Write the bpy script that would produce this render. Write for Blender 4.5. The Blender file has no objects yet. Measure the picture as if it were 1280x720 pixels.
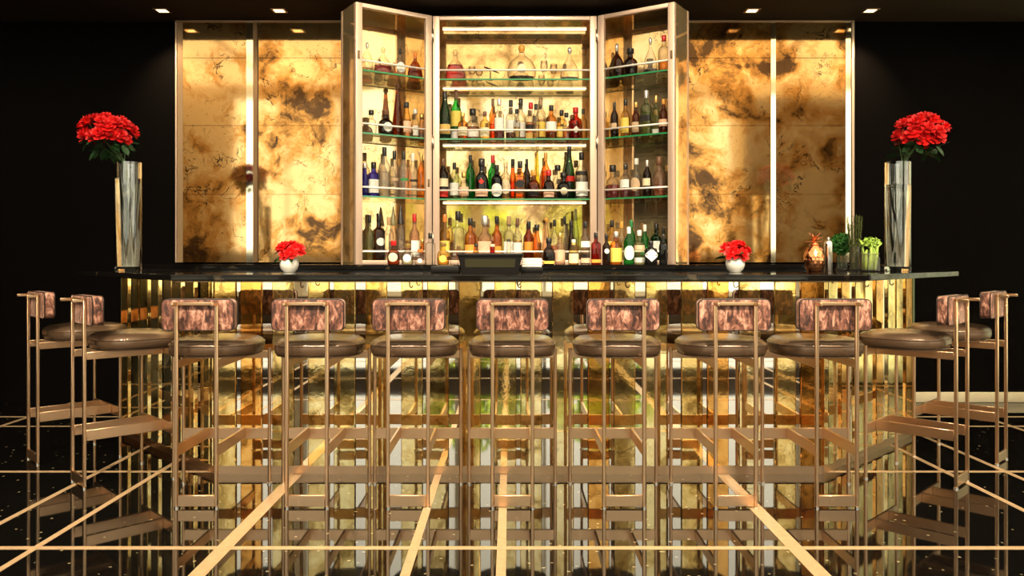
import bpy, bmesh, math, random
from mathutils import Vector, Matrix
random.seed(7)
scene = bpy.context.scene
COL = scene.collection

# ------------------------------------------------------------------ camera
CAMH, FPX, VX, HY = 1.2, 1000.0, 637.0, 322.0
cam_d = bpy.data.cameras.new('camera')
cam = bpy.data.objects.new('camera', cam_d); COL.objects.link(cam)
cam.location = (0, 0, CAMH); cam.rotation_euler = (math.pi/2, 0, 0)
cam_d.sensor_width = 36.0; cam_d.lens = 36.0*FPX/1280.0
cam_d.shift_x = (640-VX)/1280.0; cam_d.shift_y = (HY-360)/1280.0
cam_d.clip_start = 0.05; cam_d.clip_end = 200
scene.camera = cam

# ------------------------------------------------------------------ world, exposure
w = bpy.data.worlds.new('world'); scene.world = w; w.use_nodes = True
bg = w.node_tree.nodes['Background']
bg.inputs[0].default_value = (1.0, 0.93, 0.78, 1); bg.inputs[1].default_value = 1.9
sun_l = bpy.data.lights.new('sun', 'SUN'); sun_l.energy = 7.0; sun_l.color = (1, .93, .75); sun_l.angle = .01
sun = bpy.data.objects.new('sun', sun_l); COL.objects.link(sun); sun.location = (0, 20, 30); sun.rotation_euler = (math.radians(-28), 0, 0)
vs = scene.view_settings
vs.view_transform = 'Standard'; vs.look = 'None'; vs.exposure = 0.55; vs.gamma = 1.0; vs.use_curve_mapping = False
scene.cycles.use_denoising = True
scene.cycles.max_bounces = 14; scene.cycles.glossy_bounces = 8; scene.cycles.transmission_bounces = 12
scene.cycles.diffuse_bounces = 3; scene.cycles.transparent_max_bounces = 40
scene.cycles.sample_clamp_indirect = 6.0
scene.cycles.caustics_reflective = False; scene.cycles.caustics_refractive = False
FILL_CEIL = 1.15        # glowing lobby ceiling panels, added to brighten mirrors and stools
DOWN_W = 45            # recessed downlights over the mirror wall
FILL_SPOT_W = 650          # unseen spotlights added to brighten stools and bottles
REFL_GLOW = 1.2              # glow of strips standing in for reflections under the cabinet shelves

ORD = ['first', 'second', 'third', 'fourth', 'fifth', 'sixth', 'seventh', 'eighth', 'ninth', 'tenth', 'eleventh', 'twelfth', 'thirteenth', 'fourteenth', 'fifteenth', 'sixteenth', 'seventeenth', 'eighteenth', 'nineteenth', 'twentieth', 'twenty-first', 'twenty-second']
def PX(px, Y): return (px-VX)/FPX*Y
def PZ(py, Y): return CAMH+(HY-py)/FPX*Y

# ------------------------------------------------------------------ materials
def _new(name):
    m = bpy.data.materials.new(name); m.use_nodes = True
    nt = m.node_tree; b = nt.nodes['Principled BSDF']
    return m, nt, b
def c4(c): return (c[0], c[1], c[2], 1)
def plain(name, col, rough=.5, metal=0., spec=.5, coat=0., bump=0., bscale=80., var=0.):
    m, nt, b = _new(name)
    b.inputs['Base Color'].default_value = c4(col); b.inputs['Roughness'].default_value = rough
    b.inputs['Metallic'].default_value = metal; b.inputs['Specular IOR Level'].default_value = spec
    b.inputs['Coat Weight'].default_value = coat
    if bump or var:
        tc = nt.nodes.new('ShaderNodeTexCoord'); n = nt.nodes.new('ShaderNodeTexNoise')
        n.inputs['Scale'].default_value = bscale; n.inputs['Detail'].default_value = 4
        nt.links.new(tc.outputs['Object'], n.inputs['Vector'])
        if bump:
            bp = nt.nodes.new('ShaderNodeBump'); bp.inputs['Strength'].default_value = bump; bp.inputs['Distance'].default_value = .01
            nt.links.new(n.outputs['Fac'], bp.inputs['Height']); nt.links.new(bp.outputs['Normal'], b.inputs['Normal'])
        if var:
            r = nt.nodes.new('ShaderNodeValToRGB')
            r.color_ramp.elements[0].position = .3; r.color_ramp.elements[1].position = .7
            r.color_ramp.elements[0].color = c4([x*(1-var) for x in col]); r.color_ramp.elements[1].color = c4([min(1, x*(1+var)) for x in col])
            nt.links.new(n.outputs['Fac'], r.inputs['Fac']); nt.links.new(r.outputs['Color'], b.inputs['Base Color'])
    return m
def emit(name, col, s):
    m, nt, b = _new(name)
    b.inputs['Base Color'].default_value = c4(col); b.inputs['Emission Color'].default_value = c4(col); b.inputs['Emission Strength'].default_value = s
    return m
def glass(name, col=(.97, .99, .97), ior=1.45, rough=0.):
    m, nt, b = _new(name)
    b.inputs['Base Color'].default_value = c4(col); b.inputs['Transmission Weight'].default_value = 1
    b.inputs['IOR'].default_value = ior; b.inputs['Roughness'].default_value = rough
    return m
def thin(name, col, body=0., bodycol=None, rough=.03, ior=1.45, edge=None):
    """thin coloured glass: tinted see-through + mirror sheen + a little body colour"""
    m = bpy.data.materials.new(name); m.use_nodes = True; nt = m.node_tree
    for n in list(nt.nodes): nt.nodes.remove(n)
    o = nt.nodes.new('ShaderNodeOutputMaterial'); t = nt.nodes.new('ShaderNodeBsdfTransparent'); t.inputs[0].default_value = c4(col)
    g = nt.nodes.new('ShaderNodeBsdfGlossy'); g.inputs['Roughness'].default_value = rough
    f = nt.nodes.new('ShaderNodeFresnel'); f.inputs[0].default_value = ior
    mx = nt.nodes.new('ShaderNodeMixShader')
    ge = nt.nodes.new('ShaderNodeNewGeometry'); fm = nt.nodes.new('ShaderNodeMath'); fm.operation = 'SUBTRACT'; fm.use_clamp = True   # no sheen on the inner faces
    nt.links.new(f.outputs[0], fm.inputs[0]); nt.links.new(ge.outputs['Backfacing'], fm.inputs[1]); nt.links.new(fm.outputs[0], mx.inputs[0])
    src = t
    if edge:   # longer path through the wall towards the silhouette
        lw = nt.nodes.new('ShaderNodeLayerWeight'); lw.inputs['Blend'].default_value = .5
        pw = nt.nodes.new('ShaderNodeMath'); pw.operation = 'POWER'; pw.inputs[1].default_value = 1.7; nt.links.new(lw.outputs['Facing'], pw.inputs[0])
        em = nt.nodes.new('ShaderNodeMix'); em.data_type = 'RGBA'; nt.links.new(pw.outputs[0], em.inputs['Factor'])
        em.inputs['A'].default_value = c4(col); em.inputs['B'].default_value = c4([x*e_ for x, e_ in zip(col, edge)]); nt.links.new(em.outputs['Result'], t.inputs[0])
    if body > 0:
        d = nt.nodes.new('ShaderNodeBsdfDiffuse'); d.inputs[0].default_value = c4(bodycol or col)
        tr = nt.nodes.new('ShaderNodeBsdfTranslucent'); tr.inputs[0].default_value = c4(bodycol or col)
        dm = nt.nodes.new('ShaderNodeMixShader'); dm.inputs[0].default_value = .5
        nt.links.new(d.outputs[0], dm.inputs[1]); nt.links.new(tr.outputs[0], dm.inputs[2])
        m2 = nt.nodes.new('ShaderNodeMixShader'); m2.inputs[0].default_value = body
        nt.links.new(t.outputs[0], m2.inputs[1]); nt.links.new(dm.outputs[0], m2.inputs[2]); src = m2
    nt.links.new(src.outputs[0], mx.inputs[1]); nt.links.new(g.outputs[0], mx.inputs[2]); nt.links.new(mx.outputs[0], o.inputs[0])
    return m

def antique(name, light, mid, dark, scale=1.0, rough=.1, metal=.8, veins=.6, stain=.5, perobj=False):
    """aged mirror glass: gold ground, smoky clouds, dark veins and specks"""
    m, nt, b = _new(name); N = nt.nodes.new; L = nt.links.new
    geo = N('ShaderNodeNewGeometry'); mp = N('ShaderNodeMapping'); L(geo.outputs['Position'], mp.inputs['Vector'])
    vec = mp.outputs['Vector']
    oi = N('ShaderNodeObjectInfo')
    if perobj:
        cb = N('ShaderNodeCombineXYZ'); mu = N('ShaderNodeMath'); mu.operation = 'MULTIPLY'; mu.inputs[1].default_value = 37.
        L(oi.outputs['Random'], mu.inputs[0]); L(mu.outputs[0], cb.inputs[0]); L(mu.outputs[0], cb.inputs[2]); L(cb.outputs[0], mp.inputs['Location'])
    # warp
    wn = N('ShaderNodeTexNoise'); wn.inputs['Scale'].default_value = 2.2*scale; wn.inputs['Detail'].default_value = 5; L(vec, wn.inputs['Vector'])
    wm = N('ShaderNodeVectorMath'); wm.operation = 'MULTIPLY_ADD'; wm.inputs[1].default_value = (.5, .5, .5); L(wn.outputs['Color'], wm.inputs[0]); L(vec, wm.inputs[2])
    n1 = N('ShaderNodeTexNoise'); n1.inputs['Scale'].default_value = 1.7*scale; n1.inputs['Detail'].default_value = 9; n1.inputs['Roughness'].default_value = .62
    L(wm.outputs[0], n1.inputs['Vector'])
    r1 = N('ShaderNodeValToRGB'); e = r1.color_ramp.elements
    e[0].position = .26+.12*stain; e[0].color = c4(dark); e[1].position = .52+.06*stain; e[1].color = c4(light)
    q = r1.color_ramp.elements.new(.40+.07*stain); q.color = c4(mid)
    L(n1.outputs['Fac'], r1.inputs['Fac'])
    # veins: ridged noise
    n2 = N('ShaderNodeTexNoise'); n2.inputs['Scale'].default_value = 3.6*scale; n2.inputs['Detail'].default_value = 7; L(wm.outputs[0], n2.inputs['Vector'])
    s = N('ShaderNodeMath'); s.operation = 'SUBTRACT'; s.inputs[1].default_value = .5; L(n2.outputs['Fac'], s.inputs[0])
    a = N('ShaderNodeMath'); a.operation = 'ABSOLUTE'; L(s.outputs[0], a.inputs[0])
    r2 = N('ShaderNodeValToRGB'); r2.color_ramp.elements[0].position = .003; r2.color_ramp.elements[0].color = (1, 1, 1, 1)
    r2.color_ramp.elements[1].position = .016; r2.color_ramp.elements[1].color = (0, 0, 0, 1); L(a.outputs[0], r2.inputs['Fac'])
    n3 = N('ShaderNodeTexNoise'); n3.inputs['Scale'].default_value = 2.9*scale; L(vec, n3.inputs['Vector'])
    r3 = N('ShaderNodeValToRGB'); r3.color_ramp.elements[0].position = .5; r3.color_ramp.elements[1].position = .6; L(n3.outputs['Fac'], r3.inputs['Fac'])
    vm = N('ShaderNodeMath'); vm.operation = 'MULTIPLY'; L(r2.outputs['Color'], vm.inputs[0]); L(r3.outputs['Color'], vm.inputs[1])
    # specks
    n4 = N('ShaderNodeTexNoise'); n4.inputs['Scale'].default_value = 34*scale; n4.inputs['Detail'].default_value = 3; L(wm.outputs[0], n4.inputs['Vector'])
    r4 = N('ShaderNodeValToRGB'); r4.color_ramp.elements[0].position = .66; r4.color_ramp.elements[1].position = .74; L(n4.outputs['Fac'], r4.inputs['Fac'])
    mxx = N('ShaderNodeMath'); mxx.operation = 'MAXIMUM'; L(vm.outputs[0], mxx.inputs[0]); L(r4.outputs['Color'], mxx.inputs[1])
    ms = N('ShaderNodeMath'); ms.operation = 'MULTIPLY'; ms.inputs[1].default_value = veins; L(mxx.outputs[0], ms.inputs[0])
    mix = N('ShaderNodeMix'); mix.data_type = 'RGBA'; L(ms.outputs[0], mix.inputs['Factor']); L(r1.outputs['Color'], mix.inputs['A']); mix.inputs['B'].default_value = (.02, .012, .006, 1)
    out = mix.outputs['Result']
    if perobj:
        r5 = N('ShaderNodeValToRGB'); els = r5.color_ramp.elements; r5.color_ramp.interpolation = 'CONSTANT'
        els[0].position = 0; els[0].color = (1, .86, .54, 1); els[1].position = .8; els[1].color = (1.0, .96, .82, 1)
        for p, cc in ((.2, (1, .95, .74, 1)), (.4, (1, .62, .26, 1)), (.6, (.95, .93, .72, 1))):
            k = els.new(p); k.color = cc
        L(oi.outputs['Random'], r5.inputs['Fac'])
        m3 = N('ShaderNodeMix'); m3.data_type = 'RGBA'; m3.blend_type = 'MULTIPLY'; m3.inputs['Factor'].default_value = 1
        L(out, m3.inputs['A']); L(r5.outputs['Color'], m3.inputs['B']); out = m3.outputs['Result']
    L(out, b.inputs['Base Color'])
    rr = N('ShaderNodeMapRange'); rr.inputs['To Min'].default_value = rough*2.2; rr.inputs['To Max'].default_value = rough*.6; L(n1.outputs['Fac'], rr.inputs['Value']); L(rr.outputs[0], b.inputs['Roughness'])
    b.inputs['Metallic'].default_value = metal
    bp = N('ShaderNodeBump'); bp.inputs['Strength'].default_value = .02; bp.inputs['Distance'].default_value = .01; L(n2.outputs['Fac'], bp.inputs['Height']); L(bp.outputs['Normal'], b.inputs['Normal'])
    return m

M = {}
M['antique_wall'] = antique('antique_mirror_wall', (.74, .47, .20), (.52, .24, .055), (.085, .040, .014), 1.5, .05, .86, .95, 1.0)
M['antique_cab'] = antique('antique_mirror_cabinet', (.85, .64, .36), (.76, .52, .23), (.32, .18, .07), 1.6, .035, .82, .7, .6)
M['antique_bar'] = antique('antique_mirror_strip', (1.0, .86, .55), (.8, .6, .28), (.3, .2, .07), 2.6, .025, .90, .55, .65, True)
M['mirror'] = plain('clear_mirror', (.88, .82, .72), .02, 1.0)
M['mirror_edge'] = plain('bevelled_mirror_edge', (1.0, .88, .62), .06, 1.0)
M['glass_edge'] = plain('green_glass_edge', (.32, .45, .30), .08, .5)
M['bronze'] = plain('brushed_bronze', (.70, .47, .29), .32, 1.0, bump=.05, bscale=300)
M['bronze_dark'] = plain('dark_bronze', (.25, .16, .09), .4, 1.0)
M['nickel'] = plain('rose_nickel_frame', (.80, .58, .45), .34, .5)
M['railmetal'] = plain('satin_rail', (1, .93, .85), .3, .1)
M['chrome'] = plain('chrome', (.9, .86, .8), .08, 1.0)
M['silver'] = plain('polished_steel', (.92, .86, .82), .16, 1.0)
M['copper'] = plain('polished_copper', (.95, .40, .18), .16, 1.0)
M['leather'] = plain('bronze_leather', (.13, .078, .046), .24, .35, .6, bump=.12, bscale=220)
M['black'] = plain('black_wall_paint', (.003, .0022, .002), .8, 0, .05)
M['blackwood'] = plain('black_wood', (.01, .008, .007), .35, 0, .4)
M['soffit'] = plain('dark_brown_plaster', (.045, .032, .024), .8, 0, .2)
M['cream'] = plain('cream_plaster', (.82, .70, .50), .7, 0, .3)
M['darkpanel'] = plain('dark_timber_panel', (.07, .048, .03), .5)
M['copperband'] = plain('orange_timber_rail', (.75, .25, .05), .5)
M['black_plastic'] = plain('black_plastic', (.006, .005, .0045), .4, 0, .25)
M['olive_screen'] = plain('dark_olive_screen', (.03, .027, .012), .5, 0, .2)
M['white'] = plain('white_card', (.82, .78, .68), .6)
M['ceramic'] = plain('white_ribbed_ceramic', (.80, .77, .70), .3, 0, .5, .3)
M['glasswall'] = glass('thick_clear_glass', (.97, .99, .97), 1.7); M['glasswall'].node_tree.nodes['Principled BSDF'].inputs['Metallic'].default_value = .035
M['water'] = glass('water', (.97, .99, .96), 1.33)
M['shelf_glass'] = thin('shelf_glass', (.93, .98, .93))
M['shelf_edge'] = plain('green_shelf_edge', (.03, .28, .10), .12, 0, .8)
M['window_glass'] = thin('window_pane', (.97, .98, .96))
M['led'] = emit('led_strip', (1, .86, .60), REFL_GLOW)  # emissive strips put in for reflected white bands; no lamps there
M['uled'] = emit('under_counter_led', (1, .72, .34), 5.5)
M['lamp'] = emit('downlight_lens', (1, .74, .42), 2.2)
M['lumin'] = emit('luminous_ceiling_fabric', (1.0, .84, .58), FILL_CEIL)
M['leaf'] = plain('dark_green_leaf', (.02, .075, .018), .45, 0, .5, var=.5, bscale=12)
M['herb'] = plain('parsley_green', (.035, .15, .02), .5, 0, .4, var=.5, bscale=30)
M['rosemary'] = plain('rosemary_green', (.10, .12, .03), .55, 0, .4, var=.5, bscale=40)
M['celery'] = plain('celery_green', (.42, .62, .10), .4, 0, .5, var=.35, bscale=25)
M['stem'] = plain('flower_stem', (.05, .12, .03), .5)
M['garden_leaf'] = plain('sunlit_leaf', (.5, .62, .06), .5, 0, .3, var=.6, bscale=2)
M['bark'] = plain('tree_bark', (.12, .075, .04), .8, var=.4, bscale=8)
M['lawn'] = plain('lawn', (.42, .38, .24), .8, var=.4, bscale=3)
M['sheer'] = thin('sheer_fabric', (.45, .48, .42), .7, (.86, .90, .76), .6, 1.05)
M['terrace'] = plain('pale_terrace_paving', (.80, .80, .62), .8, var=.15, bscale=2)  # unseen outdoor ground, made pale to brighten the right bar wing
M['brass'] = plain('brass_inlay', (.62, .42, .24), .35, .25, .6, var=.12, bscale=30)
M['cork'] = plain('cork', (.45, .27, .13), .8)

def mat_rose():
    m, nt, b = _new('red_rose_petal')
    lw = nt.nodes.new('ShaderNodeTexNoise'); lw.inputs['Scale'].default_value = 14
    tc = nt.nodes.new('ShaderNodeTexCoord'); nt.links.new(tc.outputs['Object'], lw.inputs['Vector'])
    r = nt.nodes.new('ShaderNodeValToRGB'); r.color_ramp.elements[0].color = (.55, .002, .004, 1); r.color_ramp.elements[1].color = (.95, .008, .008, 1)
    r.color_ramp.elements[0].position = .35; r.color_ramp.elements[1].position = .6
    nt.links.new(lw.outputs['Fac'], r.inputs['Fac']); nt.links.new(r.outputs['Color'], b.inputs['Base Color'])
    b.inputs['Roughness'].default_value = .5; b.inputs['Subsurface Weight'].default_value = .0; b.inputs['Sheen Weight'].default_value = .2
    b.inputs['Sheen Tint'].default_value = (1, .1, .1, 1)
    return m
M['rose'] = mat_rose()

def mat_velvet():
    m, nt, b = _new('crushed_rust_velvet'); N = nt.nodes.new; L = nt.links.new
    tc = N('ShaderNodeTexCoord'); mp = N('ShaderNodeMapping'); mp.inputs['Scale'].default_value = (1.0, 1.0, .45); L(tc.outputs['Object'], mp.inputs['Vector'])
    oi = N('ShaderNodeObjectInfo'); mu = N('ShaderNodeMath'); mu.operation = 'MULTIPLY'; mu.inputs[1].default_value = 9; L(oi.outputs['Random'], mu.inputs[0])
    cb = N('ShaderNodeCombineXYZ'); L(mu.outputs[0], cb.inputs[0]); L(cb.outputs[0], mp.inputs['Location'])
    n = N('ShaderNodeTexNoise'); n.inputs['Scale'].default_value = 42; n.inputs['Detail'].default_value = 5; n.inputs['Roughness'].default_value = .65; n.inputs['Distortion'].default_value = .6
    L(mp.outputs[0], n.inputs['Vector'])
    r = N('ShaderNodeValToRGB'); e = r.color_ramp.elements; e[0].position = .40; e[0].color = (.045, .016, .012, 1); e[1].position = .66; e[1].color = (.74, .40, .29, 1)
    q = e.new(.52); q.color = (.25, .093, .060, 1); L(n.outputs['Fac'], r.inputs['Fac']); L(r.outputs['Color'], b.inputs['Base Color'])
    b.inputs['Roughness'].default_value = .6; b.inputs['Sheen Weight'].default_value = .6; b.inputs['Sheen Tint'].default_value = (1, .7, .55, 1); b.inputs['Sheen Roughness'].default_value = .4
    bp = N('ShaderNodeBump'); bp.inputs['Strength'].default_value = .4; bp.inputs['Distance'].default_value = .006; L(n.outputs['Fac'], bp.inputs['Height']); L(bp.outputs['Normal'], b.inputs['Normal'])
    return m
M['velvet'] = mat_velvet()
M['piping'] = plain('dark_piping', (.025, .011, .008), .5)

def mat_floor():
    m, nt, b = _new('black_terrazzo'); N = nt.nodes.new; L = nt.links.new
    geo = N('ShaderNodeNewGeometry')
    v = N('ShaderNodeTexVoronoi'); v.inputs['Scale'].default_value = 22; v.inputs['Randomness'].default_value = 1; L(geo.outputs['Position'], v.inputs['Vector'])
    wn = N('ShaderNodeTexNoise'); wn.inputs['Scale'].default_value = 70; L(geo.outputs['Position'], wn.inputs['Vector'])
    ad = N('ShaderNodeMath'); ad.operation = 'MULTIPLY_ADD'; ad.inputs[1].default_value = .3; L(wn.outputs['Fac'], ad.inputs[0]); L(v.outputs['Distance'], ad.inputs[2])
    r = N('ShaderNodeValToRGB'); r.color_ramp.elements[0].position = .27; r.color_ramp.elements[0].color = (1, 1, 1, 1); r.color_ramp.elements[1].position = .31; r.color_ramp.elements[1].color = (0, 0, 0, 1)
    L(ad.outputs[0], r.inputs['Fac'])
    sp = N('ShaderNodeSeparateColor'); L(v.outputs['Color'], sp.inputs[0])
    gt = N('ShaderNodeMath'); gt.operation = 'GREATER_THAN'; gt.inputs[1].default_value = .6; L(sp.outputs[0], gt.inputs[0])
    mu = N('ShaderNodeMath'); mu.operation = 'MULTIPLY'; L(r.outputs['Color'], mu.inputs[0]); L(gt.outputs[0], mu.inputs[1])
    mix = N('ShaderNodeMix'); mix.data_type = 'RGBA'; L(mu.outputs[0], mix.inputs['Factor']); mix.inputs['A'].default_value = (.004, .0035, .003, 1); mix.inputs['B'].default_value = (.26, .21, .12, 1)
    L(mix.outputs['Result'], b.inputs['Base Color'])
    b.inputs['Roughness'].default_value = .035; b.inputs['IOR'].default_value = 1.62
    return m
M['floor'] = mat_floor()
def mat_stone():
    m, nt, b = _new('black_marble'); N = nt.nodes.new; L = nt.links.new
    geo = N('ShaderNodeNewGeometry'); n = N('ShaderNodeTexNoise'); n.inputs['Scale'].default_value = 9; n.inputs['Detail'].default_value = 8; L(geo.outputs['Position'], n.inputs['Vector'])
    r = N('ShaderNodeValToRGB'); r.color_ramp.elements[0].position = .62; r.color_ramp.elements[0].color = (.006, .005, .0045, 1); r.color_ramp.elements[1].position = .8; r.color_ramp.elements[1].color = (.12, .09, .05, 1)
    L(n.outputs['Fac'], r.inputs['Fac']); L(r.outputs['Color'], b.inputs['Base Color']); b.inputs['Roughness'].default_value = .05; b.inputs['Specular IOR Level'].default_value = .3
    return m
M['stone'] = mat_stone()

# ------------------------------------------------------------------ mesh helpers
def mesh(name, verts, faces, smooth=False):
    me = bpy.data.meshes.new(name); me.from_pydata([tuple(v) for v in verts], [], faces)
    me.validate(); me.update()
    if smooth: me.shade_smooth()
    return me
def put(name, me, mat=None, parent=None, loc=(0, 0, 0), rz=0., kind=None):
    o = bpy.data.objects.new(name, me); COL.objects.link(o)
    if mat is not None and me is not None and len(me.materials) == 0: me.materials.append(M[mat] if isinstance(mat, str) else mat)
    if parent: o.parent = parent
    o.location = loc; o.rotation_euler = (0, 0, rz)
    if kind: o['kind'] = kind
    return o
def thing(name, label, cat, loc=(0, 0, 0), rz=0., group=None):
    o = put(name, None, None, None, loc, rz); tag(o, label, cat, group); return o
def tag(o, label, cat, group=None):
    o['label'] = label; o['category'] = cat
    if group: o['group'] = group
    return o
class B:
    """collects geometry"""
    def __init__(s): s.v = []; s.f = []
    def add(s, vs, fs):
        n = len(s.v); s.v += [tuple(x) for x in vs]; s.f += [tuple(i+n for i in f) for f in fs]; return s
    def box(s, x0, x1, y0, y1, z0, z1):
        return s.add([(x0, y0, z0), (x1, y0, z0), (x1, y1, z0), (x0, y1, z0), (x0, y0, z1), (x1, y0, z1), (x1, y1, z1), (x0, y1, z1)],
                     [(3, 2, 1, 0), (4, 5, 6, 7), (0, 1, 5, 4), (1, 2, 6, 5), (2, 3, 7, 6), (3, 0, 4, 7)])
    def prism(s, poly, z0, z1):
        n = len(poly)
        a = sum(poly[i][0]*poly[(i+1) % n][1]-poly[(i+1) % n][0]*poly[i][1] for i in range(n))
        if a < 0: poly = poly[::-1]
        vs = [(p[0], p[1], z0) for p in poly]+[(p[0], p[1], z1) for p in poly]
        return s.add(vs, [tuple(range(n-1, -1, -1)), tuple(range(n, 2*n))]+[(i, (i+1) % n, n+(i+1) % n, n+i) for i in range(n)])
    def lathe(s, prof, seg=20, n=2.0, sy=1.0, bot=True, top=True, c=(0, 0)):
        ring = []
        for k in range(seg):
            a = 2*math.pi*k/seg; ca, sa = math.cos(a), math.sin(a)
            q = (abs(ca)**n+abs(sa)**n)**(-1/n); ring.append((ca*q, sa*q*sy))
        vs = []; fs = []
        for (r, z) in prof: vs += [(c[0]+r*x, c[1]+r*y, z) for x, y in ring]
        for i in range(len(prof)-1):
            for k in range(seg):
                k2 = (k+1) % seg; fs.append((i*seg+k, i*seg+k2, (i+1)*seg+k2, (i+1)*seg+k))
        if bot: fs.append(tuple(range(seg-1, -1, -1)))
        if top: b = (len(prof)-1)*seg; fs.append(tuple(range(b, b+seg)))
        return s.add(vs, fs)
    def tube(s, pts, r, seg=8, caps=True):
        pts = [Vector(p) for p in pts]; rs = r if isinstance(r, (list, tuple)) else [r]*len(pts)
        vs = []; fs = []; up = None
        for i, p in enumerate(pts):
            d = (pts[min(i+1, len(pts)-1)]-pts[max(i-1, 0)]).normalized()
            if up is None: up = Vector((0, 0, 1)) if abs(d.z) < .9 else Vector((1, 0, 0))
            a = d.cross(up).normalized(); up = a.cross(d).normalized()
            for k in range(seg):
                t = 2*math.pi*k/seg; vs.append(p+(a*math.cos(t)+up*math.sin(t))*rs[i])
        for i in range(len(pts)-1):
            for k in range(seg):
                k2 = (k+1) % seg; fs.append((i*seg+k2, i*seg+k, (i+1)*seg+k, (i+1)*seg+k2))
        if caps: fs.append(tuple(range(seg))); b = (len(pts)-1)*seg; fs.append(tuple(range(b+seg-1, b-1, -1)))
        return s.add(vs, fs)
    def me(s, name, smooth=False, auto=None): 
        m = mesh(name, s.v, s.f, smooth or auto is not None)
        if auto is not None: m.set_sharp_from_angle(angle=math.radians(auto))
        return m
def bevbox(name, x0, x1, y0, y1, z0, z1, r, seg=2, smooth=True):
    bm = bmesh.new(); m = Matrix.Translation(((x0+x1)/2, (y0+y1)/2, (z0+z1)/2)) @ Matrix.Diagonal((x1-x0, y1-y0, z1-z0, 1))
    bmesh.ops.create_cube(bm, size=1, matrix=m)
    bmesh.ops.bevel(bm, geom=bm.edges[:], offset=r, segments=seg, affect='EDGES', profile=.5)
    me = bpy.data.meshes.new(name); bm.to_mesh(me); bm.free()
    if smooth: me.shade_smooth(); me.set_sharp_from_angle(angle=math.radians(40))
    return me
def boxo(name, mat, parent, x0, x1, y0, y1, z0, z1, r=0., loc=(0, 0, 0), rz=0.):
    me = bevbox(name, x0, x1, y0, y1, z0, z1, r) if r else B().box(x0, x1, y0, y1, z0, z1).me(name)
    return put(name, me, mat, parent, loc, rz)

# ------------------------------------------------------------------ the room
YW, ZC, ZH = 6.65, 3.16, 5.4
XR, YB, XP = 8.5, -6.0, 4.9
fl = put('floor', B().prism([(-XR, YB), (XR, YB), (XR, 4.8), (5.0, 4.8), (5.0, YW+.2), (-XR, YW+.2)], -.1, 0).me('floor'), 'floor', kind='structure')
lines_x = [(-6.0, .04), (-4.8, .06), (-3.62, .035), (-2.3, .03), (-1.96, .03), (-1.18, .066), (-.395, .038), (-.033, .038), (1.18, .066), (2.44, .032), (2.78, .032), (3.57, .035), (4.8, .06), (6.0, .04)]
lines_y = [(-4.0, .036), (-2.8, .036), (-1.6, .036), (-.4, .036), (.9, .036), (2.1, .036), (3.306, .036), (4.485, .034), (5.69, .034), (6.03, .034)]
for x, wd in lines_x: boxo('inlay_strip', 'brass', fl, x-wd/2, x+wd/2, YB, YW if x < 4.85 else 4.7, 0, .0012)
for y, wd in lines_y: boxo('inlay_strip', 'brass', fl, -XR, XR if y < 4.7 else XP, y-wd/2, y+wd/2, 0, .001)
# dark soffit over the bar, high lobby ceiling with added glowing panels behind the photographer
YS = 6.02

put('ceiling', B().box(-XR, XP+.2, YS, YW+.2, ZC, ZH).me('ceiling'), 'soffit', kind='structure')
hc = put('ceiling_lobby', B().box(-XR, XR, YB-.2, YS, ZH, ZH+.1).me('ceiling'), 'cream', kind='structure')
for i in range(6):
    for j in range(4):
        x = -7.0+i*2.8; y = -4.7+j*2.7
        p = thing('luminous_ceiling_panel', 'square backlit fabric panel in the high lobby ceiling', 'ceiling light', (x, y, ZH), group='luminous ceiling panels')
        boxo('diffuser', 'lumin', p, -1.34, 1.34, -1.29, 1.29, -.03, 0)
        fr = B()
        for a in ((-1.38, 1.38, -1.33, -1.29), (-1.38, 1.38, 1.29, 1.33), (-1.38, -1.34, -1.29, 1.29), (1.34, 1.38, -1.29, 1.29)): fr.box(*a, -.05, 0)
        put('frame', fr.me('frame'), 'nickel', p)
def wall_holes(name, mat, axis, c0, c1, u0, u1, z0, z1, holes):
    b = B(); holes = sorted(holes); u = u0
    def bx(a, b_, z, zz):
        if b_-a > 1e-4 and zz-z > 1e-4:
            b.box(a, b_, c0, c1, z, zz) if axis == 'y' else b.box(c0, c1, a, b_, z, zz)
    for (a, e, za, zb) in holes:
        bx(u, a, z0, z1); bx(a, e, z0, za); bx(a, e, zb, z1); u = e
    bx(u, u1, z0, z1)
    return put(name, b.me(name), mat, kind='structure')
rear_w = [(-6.7, -4.05, .5, 5.1), (-3.85, -.95, .5, 5.1), (-.7, 2.0, .5, 5.1), (2.2, 5.4, .5, 5.1)]
wall_holes('wall_rear', 'cream', 'y', YB-.2, YB, -XR, XR, 0, ZH, rear_w)
BW = (4.95, 6.5, .06, 2.7)
wback = put('wall_back', B().box(-XR, XP+.2, YW, YW+.2, 0, ZC).me('wall_back'), 'black', kind='structure')
wall_holes('wall_side', 'black', 'x', XP, XP+.2, 4.7, YW, 0, ZC, [BW])
put('wall_return', B().box(XP+.2, XR, 4.7, 4.9, 0, ZH).me('wall_return'), 'cream', kind='structure')
put('wall_left', B().box(-XR-.2, -XR, YB-.2, YW+.2, 0, ZH).me('wall_left'), 'black', kind='structure')
right_w = [(-4.6, -2.3, .7, 5.0), (-1.9, .5, .7, 5.0), (.9, 3.3, .7, 5.0)]
wall_holes('wall_right', 'cream', 'x', XR, XR+.2, YB-.2, 4.9, 0, ZH, right_w)
put('trim_1', bevbox('trim_1', 5.66, XR, YB, YB+.06, 0, 5.05, .01), 'darkpanel', kind='structure')
put('trim_3', bevbox('trim_3', -XR, 5.65, YB, YB+.03, 0, .48, .005), 'darkpanel', kind='structure')
put('trim_4', bevbox('trim_4', -XR, 5.65, YB-.12, YB+.03, .86, 1.36, .005), 'darkpanel', kind='structure')
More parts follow.
